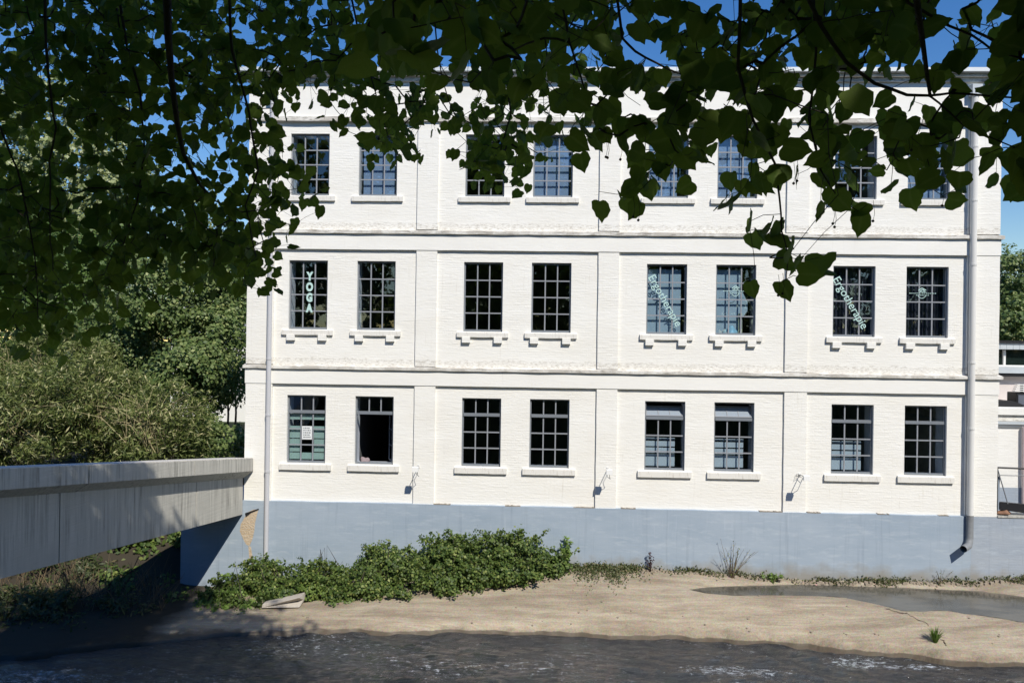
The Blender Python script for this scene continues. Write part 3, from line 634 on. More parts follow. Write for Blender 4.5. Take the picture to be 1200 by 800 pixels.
for k in range(34):
    lam = 10**rs.uniform(-.75,.25); th = rs.normal(1.35,.55); ph = rs.uniform(0,6.28); kx, ky = math.cos(th)*6.28/lam, math.sin(th)*6.28/lam
    ZW += .0085*lam**.8*np.sin(kx*XW+ky*YW*1.3+ph+.8*np.sin(.6*XW+ph))
ZW *= .55+.45*np.sin(XW*.5+1)*np.cos(YW*.8); idx = np.arange(XW.size).reshape(XW.shape)
fc = np.stack([idx[:-1,:-1], idx[:-1,1:], idx[1:,1:], idx[1:,:-1]], -1).reshape(-1,4)
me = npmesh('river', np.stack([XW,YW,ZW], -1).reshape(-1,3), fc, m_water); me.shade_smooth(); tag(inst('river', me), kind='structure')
pm = MB(); pm.poly([(p[0], p[1], PUDZ) for p in np.array([ptz(u, v, PUDZ)[:2] for u, v in pud_px])*1.0][::-1])
def dens_poly(P, k=6):
    o = []
    for i in range(len(P)):
        a, b = P[i], P[(i+1) % len(P)]
        for j in range(k): q = a+(b-a)*j/k; nrm = np.array([b[1]-a[1], a[0]-b[0]]); nrm = nrm/max(np.linalg.norm(nrm),1e-6); o.append(q+nrm*.05*math.sin(7*q[0]+5*q[1])+nrm*.02*math.sin(23*q[0]))
    return o
cen = PUD.mean(0)
pm = MB(); pm.poly([(c_[0], c_[1], PUDZ) for c_ in dens_poly(PUD)][::-1]); tag(pm.build('puddle', m_puddle), kind='structure')
# cracks in the bank
m_crack = plain('dark_crack_soil', (.10,.075,.05), 1)
def on_bank(u, v):
    z = .6
    for _ in range(12): p = ptz(u, v, z); z = .5*z+.5*float(height(np.array([p[0]]), np.array([min(p[1], D-.3)]))[0])
    p = ptz(u, v, z); p[0] *= min(p[1], D-.25)/p[1]; p[1] = min(p[1], D-.25); return p
bank = bpy.data.objects['bank']
for path in ([(1036,712),(1050,716),(1068,722),(1080,727),(1090,734)], [(1104,748),(1107,753),(1109,757)], [(1120,677),(1135,680),(1150,682)]):
    m = MB(); P = [on_bank(*p) for p in path]; Q = []
    for a, b in zip(P, P[1:]):
        for j in range(5): Q.append(a+(b-a)*j/5+np.array([random.gauss(0,.015), random.gauss(0,.03), 0]))
    for a, b in zip(Q, Q[1:]):
        wd = random.uniform(.01,.03); h0 = float(height(np.array([a[0]]), np.array([a[1]]))[0])+.006; h1 = float(height(np.array([b[0]]), np.array([b[1]]))[0])+.006
        m.quad((a[0],a[1]-wd,h0),(b[0],b[1]-wd,h1),(b[0],b[1]+wd,h1),(a[0],a[1]+wd,h0))
    o = m.build('crack', m_crack, bank); o['kind'] = 'structure'
# ---------------------------------------------------------------- right-hand side: quay wall, low building, railing
qw = empty('quay_wall', (0,0,0), label='stained blue-grey river wall continuing right of the tall white building', cat='wall')
zq = zt(1185,603)
MB().box(xa(1136,620)+.004, 29.6, D-P1-.025, D+.4, -1, zt(1168,604)-.03).build('wall_face', m_plinth_old, qw)
MB().box(xW1+.01, 29.6, D-P1-.05, D+.45, zt(1168,604)-.029, zt(1168,604)+.02).build('wall_cap', m_conc, qw)
sb = empty('low_side_building', (0,0,0), label='low white building with flat roof and window strip behind the tall building', cat='building')
ys = D+1.6; xs0, xs1 = xW1-.6, 26.0
def zs_(v, y=None): return zt(1185, v, y or ys)
MB().box(xs0, xs1, ys, ys+6, zs_(571), zs_(500)).build('wall', m_secwhite, sb)
MB().box(xs0, xs1, ys-.01, ys+6, 1.5, zs_(571)-.003).build('lower_wall', m_plinth_old, sb)
for va, vb, yo, mt in ((497,500,.06,m_secwhite),(493.5,496.5,.14,m_zinc),(486,493,.08,m_ledge),(478,485.5,.16,m_secwhite)):
    MB().box(xs0, xs1+.1, ys-yo, ys+6, zs_(vb), zs_(va)+.002).build('cornice_course', mt, sb)
yu = ys+2.2
m_pinkwall = plain('pale_pinkish_render', (.62,.56,.54), .8, .05, 2)
MB().box(xs0, xs1, yu, yu+5, zs_(490), zt(1185,441,yu)).build('upper_wall', m_pinkwall, sb)
MB().box(xs0, xs1, yu-.25, yu+5, zt(1185,441,yu)+.003, zt(1185,437,yu)).build('painted_shadow_strip', m_dark, sb)  # near-black strip painted in for the shadow under the flashing
MB().box(xs0, xs1, yu-.30, yu+5, zt(1185,436.9,yu), zt(1185,430,yu)).build('flashing', m_zinc, sb)
MB().box(xs0, xs1, yu-.05, yu+5, zt(1185,429.8,yu), zt(1185,427.6,yu)).build('window_sill', m_white_plastic, sb)
zw0, zw1 = zt(1185,427.5,yu), zt(1185,410,yu); xw_ = pt(1177,420,yu)[0]
m_strip = NT('dark_strip_glass'); m_strip = m_strip.done((.012,.02,.018), .04, None, 0, .6)
xq = xw_-1.55
while xq < xs1:
    MB().box(xq+.04, xq+1.5, yu+.04, yu+.06, zw0, zw1).build('window', m_strip, sb); MB().box(xq-.04, xq+.035, yu-.02, yu+.1, zw0, zw1).build('mullion', m_white_plastic, sb); xq += 1.55
MB().box(xs0, xs1+.2, yu-.05, yu+5, zw1+.002, zw1+.02).build('lintel', m_dark, sb)
xq = xs0
while xq < xs1: MB().box(xq, xq+.21, yu-.22, yu-.1, zw1+.022, zt(1185,402,yu)).build('fascia_panel', m_zinc, sb); xq += .22
MB().box(xs0, xs1+.3, yu-.28, yu+5.2, zt(1185,402,yu)+.002, zt(1185,399,yu)).build('roof_edge', m_dark, sb)
rw = pt(1168,478,ys+.9); MB().prism([(rw[0]-.4,ys+.5,zs_(478)+.02),(rw[0]+.75,ys+.5,zs_(478)+.02),(rw[0]+.3,ys+.5,zs_(471)),(rw[0]-.4,ys+.5,zs_(471))], (0,1.2,0)).build('roof_wedge', m_dark, sb)
ac = empty('rooftop_cooler', tuple(pt(1193,477,ys+1.1)), label='dark rooftop cooling unit with pale fins on the low side building', cat='machine')
s_ = 1/38.; MB().box(-7*s_, 12*s_, -.2, .3, 0, 19*s_).build('housing', m_dark, ac, bevel=.02)
MB().box(-5*s_, 10*s_, -.22, -.2, 3*s_, 16*s_).build('grille', plain('slate_grille', (.10,.11,.14), .6), ac)
for i in range(4): MB().box((-10+i)*s_, 11*s_, -.25, -.1, (21+2.6*i-.6)*s_, (21+2.6*i+.6)*s_).build('fin', m_white_plastic, ac)
MB().box(2*s_, 4*s_, -.1, 0, 19*s_, 30*s_).build('post', m_dark, ac)
dp = MB().tube([(pt(1199,560,ys-.1)[0]+.02, ys-.1, 2.0), (pt(1199,500,ys-.1)[0]+.02, ys-.1, zs_(500))], .05, 10).build('downpipe', plain('pink_grey_pipe', (.5,.42,.42), .5), sb, smooth=True)
rl = empty('steel_railing', (xW1+.05, D-.02, zt(1170,601)), label='black steel railing with a diagonal brace at the right edge of the tall building', cat='railing')
def L(u, v): p = pt(u, v, D-.02); return (p[0]-rl.location[0], 0, p[2]-rl.location[2])
MB().tube([L(1168,547.5), L(1215,549.5)], .028, 6).build('top_rail', m_dark, rl); MB().tube([L(1169,556.5), L(1215,557.5)], .014, 6).build('mid_rail', m_iron, rl)
MB().tube([L(1169,547), L(1168.3,600)], .02, 6).build('post', m_dark, rl); MB().tube([L(1169,549), L(1181,590)], .016, 6).build('brace', m_iron, rl)
MB().tube([L(1212,549), L(1211.3,600)], .02, 6).build('post', m_dark, rl)
a, b, c, d = L(1172,588), L(1215,592), L(1215,603), L(1172,597); m = MB(); m.prism([a,b,c,d], (0,.12,0)); m.build('beam', m_dark, rl)
a = L(1168.5,558); b = L(1172,597); MB().box(a[0], b[0], .03, .10, b[2], a[2]).build('side_panel', plain('blue_grey_panel', (.28,.33,.40), .5), rl)
tag(lump('rust_rubble', tuple(pt(1176,601,D+.05)), (.22,.12,.10), plain('rusty_rubble', (.25,.14,.09), .95, .4, 12), 7), 'small heap of rusty rubble under the railing on the quay wall', 'rubble')
# ---------------------------------------------------------------- foliage
def leaves(cen, nrm_hint, size, asp, n_per=1, r=None, flat=.6):
    """rhombic leaves, 2 triangles each (one quad folded) around given centres"""
    r = r or rng; n = len(cen)
    nv = nrm_hint+r.normal(0, flat, (n,3)); nv /= np.linalg.norm(nv, axis=1)[:,None]+1e-9
    t = r.normal(0, 1, (n,3)); t[:,2] -= .5; t -= nv*(t*nv).sum(1)[:,None]; t /= np.linalg.norm(t, axis=1)[:,None]+1e-9
    b = np.cross(nv, t); L_ = (size*r.uniform(.6,1.3,n))[:,None] if not hasattr(size,'shape') else size[:,None]; W_ = L_*asp
    V = np.stack([cen-t*L_*.5, cen+b*W_*.5+nv*L_*.08, cen+t*L_*.5, cen-b*W_*.5+nv*L_*.08], 1).reshape(-1,3)
    Fq = np.arange(4*n).reshape(n,4); return V, Fq
def clump_pts(c, rad, ncl, per, rcl, r, shell=.75, squash=.8, ragged=0.0):
    """foliage centres: small clumps near the surface of an ellipsoid"""
    d = r.normal(0,1,(ncl,3)); d /= np.linalg.norm(d, axis=1)[:,None]; k = shell+(1-shell)*r.random(ncl)**.7; k *= 1+.14*np.sin(d[:,0]*5+c[0])*np.cos(d[:,2]*6+c[1]); k *= 1+ragged*(np.sin(d[:,0]*9+c[0]*3)*np.cos(d[:,2]*7+c[1])-.35)+ragged*.5*r.normal(0,1,ncl).clip(-1,1.6); k = np.where(r.random(ncl) < .22, k*r.uniform(.3,.9,ncl), k)
    cc = np.array(c)+d*k[:,None]*np.array(rad); rr = rcl*r.uniform(.5,1.4,ncl)
    o = r.normal(0,1,(ncl,per,3)); o /= np.linalg.norm(o, axis=2)[:,:,None]; o *= (r.random((ncl,per,1))**.45); o[:,:,2] *= squash
    P = cc[:,None,:]+o*rr[:,None,None]; N = o*.9+d[:,None,:]*.45+np.array([0,0,.1])+np.array(SUN)*.75; return P.reshape(-1,3), N.reshape(-1,3), cc
def make_tree(name, base, blobs, mat, leaf, label, cat='tree', group=None, per=60, seed=1, asp=.75, rcl=.6, dens=1.0, trunk_r=.22, limbs=8, partname='crown', exclude=None, extra=None, ragged=0.0):
    r = np.random.default_rng(seed); t = empty(name, tuple(base), label=label, cat=cat, group=group); base = np.array(base, float); Ps, Ns, Cs = [], [], []
    for c, rad in blobs:
        area = (rad[0]*rad[1]+rad[0]*rad[2]+rad[1]*rad[2])*4.2; ncl = int(area/(rcl*rcl*1.1)*dens)
        P, N, cc = clump_pts(c, rad, ncl, per, rcl, r, .75, .8, ragged); Ps.append(P); Ns.append(N); Cs.append(cc)
    P = np.concatenate(Ps); N = np.concatenate(Ns); cc = np.concatenate(Cs)
    if extra is not None: P, N = extra(P, N, r)
    if exclude is not None: k = ~exclude(P); P, N = P[k], N[k]
    V, Fq = leaves(P-base, N, leaf, asp, r=r)
    inst(partname, npmesh(partname, V, Fq, mat, r.random(len(Fq))), t)
    tops = [np.array(b[0]) for b in blobs]; m = MB(); top = max(tops, key=lambda q: q[2])-base
    m.tube([(0,0,-.3),tuple(top*.35+r.normal(0,.1,3)),tuple(top*.7+r.normal(0,.15,3)),tuple(top)], [trunk_r,trunk_r*.8,trunk_r*.5,trunk_r*.2], 8); m.build('trunk', m_bark, t, smooth=True)
    lm = MB()
    for i in range(limbs):
        e = cc[r.integers(len(cc))]-base; s_ = top*r.uniform(.25,.75); mid = (s_+e)/2+r.normal(0,.25,3)+[0,0,.3]; lm.tube([s_, mid, e], [trunk_r*.4,trunk_r*.25,.02], 5)
    lm.build('limbs', m_bark, t, smooth=True); return t
def at(u, v, y): return pt(u, v, y)
def R3(px_, y): return px_/F*y
def blob(u, v, y, ru, rv, ry=None): return (tuple(at(u,v,y)), (R3(ru,y), ry or R3((ru+rv)/2,y)*.8, R3(rv,y)))
# gap through which a pale house shows
def gap(P):
    u, v, _ = proj(P); return ((u-270)/(9+3*np.sin(v*.45)))**2+((v-488)/13)**2 < 1
make_tree('broadleaf_tree', (*at(215,560,34)[:2], 2.6), [blob(205,345,34,70,55), blob(255,420,33,45,60), blob(150,400,35,60,50), blob(220,430,31,45,35), blob(285,330,36,40,50)], m_tree_dark, .17, 'dense dark green broadleaf tree just left of the white building', rcl=.75, seed=2, exclude=gap, per=125, dens=1.15)
make_tree('broadleaf_tree', (*at(95,560,38)[:2], 2.6), [blob(70,350,38,75,70), blob(20,300,40,60,60), blob(130,300,40,40,40), blob(-10,395,36,75,55), blob(-80,330,40,70,90)], m_tree_mid, .19, 'fresh green tree at the left behind the willows, half behind hanging leaves', rcl=.8, seed=3, per=90)
make_tree('poplar_tree', (*at(70,560,52)[:2], 2.6), [blob(75,185,52,105,95), blob(-10,190,54,60,80), blob(125,260,50,40,60), blob(60,300,52,90,60)], m_tree_pale, .30, 'tall pale yellow-green tree at the far left rising above the others', rcl=.95, seed=4, per=55, dens=.85)
make_tree('poplar_tree', (*at(240,560,56)[:2], 2.6), [blob(238,262,56,28,42), blob(215,310,56,45,40), blob(262,320,56,30,30)], m_tree_pale, .26, 'slender pale tree whose tip shows against the sky left of the building', rcl=.7, seed=5, per=32, dens=.6)
# willows behind the bridge
def strands(P, N, r):
    # long thin leaves strung on arching shoots
    return P, N*.3+np.array([0,0,.2])
for k, (bl, lab) in enumerate((([blob(25,490,24,75,62)], 'olive green willow thicket at the left edge behind the bridge'), ([blob(115,485,26,65,66)], 'yellow-green willow thicket above the middle of the bridge'),
        ([blob(190,500,25,58,52)], 'willow thicket with brownish dry shoots near the building end of the bridge'), ([blob(70,440,29,80,55)], 'tall yellowish willow thicket standing behind the nearer willows'))):
    t = make_tree('willow_bush', (bl[0][0][0], bl[0][0][1], 2.6), bl, m_willow, .20, lab, 'bush', 'willows behind the bridge', per=60, seed=20+k, asp=.20, rcl=.42, dens=1.25, trunk_r=.06, limbs=26, extra=strands, exclude=gap, partname='foliage')
    r = np.random.default_rng(50+k); m = MB(); c, rad = bl[0]; c = np.array(c)-np.array(t.location)
    for i in range(70):
        a = r.uniform(0,6.28); s0 = c+np.array([math.cos(a)*rad[0]*.6*r.random(), -rad[1]*r.uniform(.2,.8), -rad[2]*r.uniform(0,.6)]); e = s0+np.array([r.normal(0,.9), -r.uniform(0,.5), r.uniform(.5,1.6)]); mid = (s0+e)/2+np.array([r.normal(0,.15),-.1,.3]); m.tube([s0,mid,e], [.012,.009,.004], 3, cap=False)
    m.build('shoots', plain('pale_willow_shoots', (.42,.36,.20), .8), t)['kind'] = 'stuff'
for k_, (gu, gt_) in enumerate(((266,'slim young tree trunk standing in the pale gap left of the building'),(275,'second thinner trunk in the pale gap, nearest the white building'))):
    g0 = at(gu, 512, 36+k_); g0[2] = 2.6; t_ = empty('young_tree', tuple(g0), label=gt_, cat='tree', group='thin trunks in the gap'); MB().tube([(0,0,-.1),(.05,0,1.5),(-.05,0,3.2),(.1,0,5.5)], [.06,.05,.045,.03], 6).build('trunk', m_bark, t_, smooth=True); MB().tube([(.05,0,1.6),(.4,0,2.6),(.5,0,3.6)], [.03,.02,.01], 5).build('branch', m_bark, t_)
    rr_ = np.random.default_rng(k_); Q_ = rr_.normal(0,1,(420,3))*[.55,.4,1.0]+[.1,0,5.2]; V, Fq = leaves(Q_, rr_.normal(0,1,(420,3))+np.array(SUN), .14, .75, r=rr_); inst('crown', npmesh('crown', V, Fq, m_tree_mid, rr_.random(len(Fq))), t_)
make_tree('elder_bush', (*at(262,560,27)[:2], 2.6), [blob(258,520,26,32,22), blob(232,508,27,30,25)], m_tree_dark, .13, 'low dark green bush in front of the gap beside the building', 'bush', per=60, seed=31, rcl=.4, trunk_r=.05, partname='foliage', exclude=gap)
# undergrowth beneath the bridge
for k, (bl, mt, lab, n_) in enumerate((([blob(60,690,22.5,85,45), blob(30,728,19.9,80,36), blob(115,728,20.4,60,26), blob(10,752,19.0,60,18), blob(75,748,19.4,50,14), blob(60,640,24,95,40)], m_reed, 'tangled reeds and brown dead stalks in the shade under the bridge at the left', 1), ([blob(170,650,24.2,55,50), blob(155,700,22.4,62,30), blob(205,712,21.6,35,12)], m_bramble, 'dark green shrub growing under the bridge beside the blue abutment', 0),
        ([blob(110,630,26,95,40)], m_willow, 'sunlit yellowish shrub seen below the bridge against the shade', 0))):
    t = make_tree('bank_shrub', (bl[0][0][0], bl[0][0][1], 1.0), bl, mt, .17, lab, 'bush', 'shrubs under the bridge', per=55, seed=40+k, asp=.3 if k != 1 else .6, rcl=.4, dens=1.3, trunk_r=.05, limbs=14, partname='foliage')
    if k == 0:
        r = np.random.default_rng(8); m = MB()
        for i in range(240):
            p = at(r.uniform(-10,200), r.uniform(660,735), r.uniform(20,22)); p[2] = max(.2, p[2]-.5); q = p+np.array([r.normal(0,.35), r.normal(0,.2), r.uniform(.3,1.1)]); m.tube([p-np.array(t.location), (p+q)/2-np.array(t.location)+[0,0,.05], q-np.array(t.location)], [.010,.008,.003], 3, cap=False)
        m.build('dead_stalks', m_dry, t)
# brambles along the wall
bram = [([blob(268,700,21.6,26,20,.45), blob(250,712,21.2,22,14,.4), blob(283,716,20.8,34,9,.35)], 'leafy bramble bush at the foot of the blue abutment, under the bridge end'), ([blob(312,682,21.9,32,24,.5), blob(330,696,21.4,30,14,.5)], 'bramble bush below the left downpipe beside the pale concrete slab'),
        ([blob(382,684,21.8,34,22,.5), blob(370,694,21.3,28,12,.4)], 'low bramble bush between the left downpipe and the tallest brambles'), ([blob(455,668,21.9,44,28,.55), blob(440,690,21.3,44,14,.5), blob(402,702,21.1,16,9,.3)], 'broad bramble bush in front of the blue plinth, left of the tallest'),
        ([blob(530,658,21.9,42,30,.55), blob(520,680,21.3,44,16,.5)], 'tallest dense bramble bush heaped against the plinth under the second pilaster'), ([blob(600,650,22.0,40,26,.5), blob(590,672,21.5,50,12,.45), blob(640,664,22.0,24,10,.35)], 'bramble bush at the right end of the row with arching shoots')]
for k, (bl, lab) in enumerate(bram):
    t = make_tree('bramble_bush', (bl[0][0][0], bl[0][0][1], .6), bl, m_bramble if k not in (0,2) else (m_seedling if k == 0 else m_bramble_light), .085, lab, 'bush', 'brambles at the foot of the wall', per=42, seed=60+k, asp=.8, rcl=.20, dens=1.05, ragged=.34, trunk_r=.02, limbs=20, partname='foliage', exclude=lambda P: P[:,1] > D-P1-.05)
    # arching shoots with leaves
    r = np.random.default_rng(80+k); m = MB(); LP = []
    for i in range(44):
        c, rad = bl[i % len(bl)]; s0 = np.array(c)+[r.uniform(-.8,.8)*rad[0], r.uniform(-.5,.3)*rad[1], rad[2]*.6]; e = s0+[r.normal(0,.35), -r.uniform(0,.1), r.uniform(.05,.42)]; mid = (s0+e)/2+[0,0,.14]; P = [s0*(1-q)**2+2*mid*q*(1-q)+e*q*q for q in np.linspace(0,1,7)]
        m.tube([p-np.array(t.location) for p in P], .005, 3, cap=False)
        for p in P[1:]: LP += [p+r.normal(0,.035,3) for _ in range(5)]
    m.build('shoots', m_bark, t)['kind'] = 'stuff'; LP = np.array(LP); V, Fq = leaves(LP-np.array(t.location), r.normal(0,1,(len(LP),3))+[0,-.5,.5], .09, .75, r=r); inst('shoot_leaves', npmesh('shoot_leaves', V, Fq, m_bramble, r.random(len(Fq))), t)
# sumac-like seedling, weeds, tufts
def weed(name, u, v, hgt, spread, n, mat, leaf, label, asp=.3, stems=8, seed=0, cat='plant', stem_mat=None):
    r = np.random.default_rng(seed); b = on_bank(u, v); t = empty(name, tuple(b), label=label, cat=cat); m = MB(); LP = []
    for i in range(stems):
        e = np.array([r.normal(0,spread), r.normal(0,spread*.4), hgt*r.uniform(.55,1.05)]); mid = e*.5+[r.normal(0,spread*.2),0,hgt*.1]; P = [2*mid*q*(1-q)+e*q*q for q in np.linspace(0,1,8)]; m.tube(P, np.linspace(.008,.003,8), 4, cap=False)
        for q in range(max(1, n//stems)): LP.append(P[r.integers(1,8)]+r.normal(0,leaf*.35,3))
    m.build('stems', stem_mat or m_dry, t); LP = np.array(LP); V, Fq = leaves(LP, r.normal(0,.6,(len(LP),3))+[0,-.4,.6], leaf, asp, r=r); inst('leaves', npmesh('leaves', V, Fq, mat, r.random(len(Fq))), t); return t
weed('tree_seedling', 664, 668, .95, .16, 260, m_seedling, .13, 'bright light green seedling rising above the right end of the brambles', .4, 7, 1)
weed('dry_weed', 858, 662, 1.15, .38, 90, m_willow, .05, 'tall dry branching weed with few leaves against the plinth', .5, 16, 2)
weed('green_weed', 904, 664, .30, .16, 240, m_seedling, .09, 'small bright green weed at the wall foot right of the dry weed', .5, 10, 3)
weed('dock_plant', 762, 664, .55, .05, 120, plain('dark_purple_dock', (.07,.04,.045), .9), .06, 'dark purplish dock stalk at the wall foot right of the brambles', .6, 5, 4, stem_mat=m_bark)
weed('twiggy_weed', 1102, 660, .55, .22, 40, m_willow, .045, 'thin twiggy weed by the wall left of the downpipe outlet', .5, 7, 5)
r = np.random.default_rng(3); b = on_bank(1096, 752); t = empty('grass_tuft', tuple(b), label='single bright green grass tuft growing from a crack in the bank', cat='grass'); Vs = []; Fs = []
m = MB()
for i in range(130):
    a = r.uniform(0,6.28); R_ = r.uniform(.02,.30); e = np.array([math.cos(a)*R_, math.sin(a)*R_*.7, r.uniform(.14,.42)]); s0 = np.array([math.cos(a)*.05*r.random(), math.sin(a)*.05, 0]); wv = np.array([-math.sin(a), math.cos(a), 0])*.008; mid = s0*.5+e*.5+[0,0,.06]; m.quad(s0-wv, s0+wv, mid+wv, mid-wv); m.poly([mid-wv, mid+wv, e])
m.build('blades', m_seedling, t)
# ground-hugging weeds along the wall foot (uncountable)
r = np.random.default_rng(9); U = np.concatenate([r.uniform(672,740,2600), r.uniform(790,1200,5200), r.uniform(740,800,500), r.normal(1060,45,900)]); P = []
for i, u in enumerate(U):
    x = pt(u+(r.normal(0,14) if u < 740 else 0), 662, D)[0]; creep = u < 740
    y = D-P1-.05-abs(r.normal(0,(.05+.45*max(0,math.sin((u-672)/68*3.1))*(.4+.6*abs(math.sin(x*3.3)))) if creep else .07+.05*math.sin(x*5))); dens = .5+.5*math.sin(x*2.3)*math.sin(x*.9+1)
    if not creep and (r.random() > dens**2*.8+.06): continue
    P.append((x, y, abs(r.normal(0,.07))))
P = np.array(P); P[:,2] += height(P[:,0], P[:,1])+.01; V, Fq = leaves(P, r.normal(0,.7,(len(P),3))+[0,-.3,.7], .07, .55, r=r)
tag(inst('wall_foot_weeds', npmesh('wall_foot_weeds', V, Fq, m_weed, r.random(len(Fq)))), 'low green and brown weeds creeping along the foot of the wall', 'weeds', kind='stuff')
# rubble line and silt along the wall foot
r = np.random.default_rng(19); m = MB()
for i in range(420):
    x = r.uniform(2.5,16); y = D-P1-.06-abs(r.normal(0,.07)); z = float(height(np.array([x]), np.array([y]))[0]); s_ = r.uniform(.012,.045); m.box(x-s_, x+s_*r.uniform(.5,1.5), y-s_, y+s_, z-.02, z+s_*r.uniform(.6,1.6))
tag(m.build('crumbled_stones', plain('crumbled_stone', (.33,.28,.22), .95, .4, 9)), 'small crumbled stones scattered along the foot of the plinth', 'stones', kind='stuff')
r = np.random.default_rng(29); m = MB()
for i in range(380):
    x = r.uniform(-7,17); ye = float(yedge(np.array([x]))[0]); y = ye+.1+(D-.4-ye)*r.random()**1.6; q = np.array([x]), np.array([y])
    if float(poly_sd(*q, PUD)[0]) < .05: continue
    z = float(height(*q)[0]); s_ = .006+.03*r.random()**6; m.prism([(x-s_,y,z-.01),(x-s_*.3,y-s_,z-.01),(x+s_,y-s_*.4,z-.01),(x+s_*.8,y+s_*.7,z-.01),(x-s_*.5,y+s_,z-.01)], (s_*.1,0,.01+s_*.7))
tag(m.build('bank_pebbles', plain('bank_pebble', (.26,.22,.17), .95, .5, 9)), 'small pebbles and crumbs scattered over the silty bank', 'pebbles', kind='stuff')
# concrete slab fragment
b = on_bank(331, 712); b[2] += .07; m = MB(); m.prism([(-.56,-.12,-.05),(.5,-.05,-.02),(.54,.22,.10),(.5,.2,.26),(.46,-.02,.24),(-.54,-.10,.06)], (0,.28,.0)); o = m.build('concrete_slab', concrete('pale_slab_concrete', (.46,.42,.37), (.2,.18,.15)), loc=tuple(b), bevel=.02); tag(o, 'pale broken concrete slab lying tilted among the brambles', 'slab')
b = on_bank(957, 676); tag(lump('litter', tuple(b), (.08,.04,.03), plain('reddish_litter', (.6,.35,.32), .7), 2), 'small pinkish piece of litter on the bank behind the puddle', 'litter')
# trees beyond the low building, and pale house far left
make_tree('far_tree', (*at(1195,560,44)[:2], 2.6), [blob(1200,345,44,40,55), blob(1260,340,46,60,70), blob(1182,375,42,25,30)], m_tree_dark, .20, 'round dark green tree behind the low building at the right edge', rcl=.6, seed=71, per=70)
hs_ = empty('pale_house', tuple(at(272,509,46)), label='pale house wall glimpsed through a gap in the trees left of the building', cat='house')
m_hw = plain('pale_house_render', (.82,.82,.80), .8, .03, 1); MB().box(-4,6,0,6,-.5,6).build('wall', m_hw, hs_); MB().prism([(-4.4,-.4,6),(6.4,-.4,6),(6.4,3,8.5),(-4.4,3,8.5)], (0,.2,.0)).build('roof', m_iron, hs_)
for xx in (-2.2, 3.6): MB().box(xx-.5, xx+.5, -.03, .05, 1.5, 3).build('window', m_strip, hs_)
# trees on the camera's bank: seen mirrored in the window panes
r = np.random.default_rng(77); Ps = []; Ns = []
for k in range(30):
    x = -60+8*(k % 15)+4*(k//15)+r.normal(0,1.2); c = (x, -16-5*(k//15)+r.normal(0,1), 12+r.uniform(0,4.5)); P, N, _ = clump_pts(c, (4.9,3.0,11+r.uniform(-1,2)), 290, 20, 1.0, r); Ps.append(P); Ns.append(N)
V, Fq = leaves(np.concatenate(Ps), np.concatenate(Ns), .5, .75, r=r)
tag(inst('near_bank_wood', npmesh('near_bank_wood', V, Fq, m_tree_dark, r.random(len(Fq)))), 'row of dark trees on the near bank mirrored in the window panes', 'trees', kind='stuff')
# ---------------------------------------------------------------- the linden the picture is taken under
ROWS = [
 "997797989977"+"987679999999"+"999999970147"+"999987481371",
 "688978976883"+"788889998799"+"989993468979"+"999999984661",
 "797997988998"+"698889993399"+"978893489769"+"899999946869",
 "986999778988"+"899898997389"+"898678858989"+"978964783455",
 "897899868987"+"853577687489"+"979788689698"+"768515324396",
 "887899758876"+"730467783667"+"767785687886"+"768424653782",
 "566677878877"+"720037841488"+"877755897788"+"768876987464",
 "465566987668"+"760003650499"+"841324699528"+"667856787577",
 "887557987656"+"746100000056"+"510005862058"+"837844556126",
 "888667999877"+"875100000000"+"100048420473"+"206855102001",
 "998778998788"+"840000000000"+"000000000015"+"411440000000",
 "998678999999"+"620000000000"+"000000000027"+"764000000000",
 "998578657899"+"600000000000"+"000000000005"+"733000000000",
 "887678413566"+"500000000000"+"000000000004"+"552000000000",
 "778776300000"+"000000000000"+"000000000000"+"000000000000",
 "676741000000"+"000000000000"+"000000000000"+"000000000000",
 "343200000000"+"000000000000"+"000000000000"+"000000000000"]
assert all(len(q) == 48 for q in ROWS)
GR = np.array([[int(ch) for ch in q] for q in ROWS])
tint_seed = np.random.default_rng(99)
linden = empty('linden_tree', (-3.2,-4.2,6.1), label='large linden tree overhead whose leafy boughs hang across the top of the view', cat='tree')
LO = np.array(linden.location)
r = np.random.default_rng(123); leafP = []; leafS = []
def lpx(u, v):                 # how large a leaf shows there, which gives its distance
    if v < 92 and 425 < u < 560: return r.choice([42, 26, 18])
    if u < 420: return 13.8
    if u < 500: return 13.6
    if u < 640 and v > 112: return 13.2
    if u < 700: return r.choice([28, 19, 15])
    if u < 860 and v > 100: return 27
    return r.choice([27, 26, 19]) if v < 90 and u < 960 else 28
for i in range(len(ROWS)):
    for j in range(48):
        g_ = GR[i,j]
        if g_ == 0: continue
        cov = {9:.965,8:.86,7:.74,6:.62,5:.5,4:.4,3:.3,2:.18,1:.08}[g_]
        need = -math.log(1-cov)*625*(1.38 if j < 23 else 1.06); got = 0
        while got < need:
            u = (j+r.random())*25; v = (i+r.random())*25; s_ = lpx(u, v)*r.uniform(.8,1.2); a = s_*s_*.57
            if got > 0 and got+a*.5 > need and r.random() < .5: break
            if got == 0 and a > need and r.random() > need/a: break
            got += a; dep = .075*F/s_; dep *= r.uniform(.9,1.12); leafP.append(pt(u, v, dep)); leafS.append(.075*r.uniform(.8,1.2))
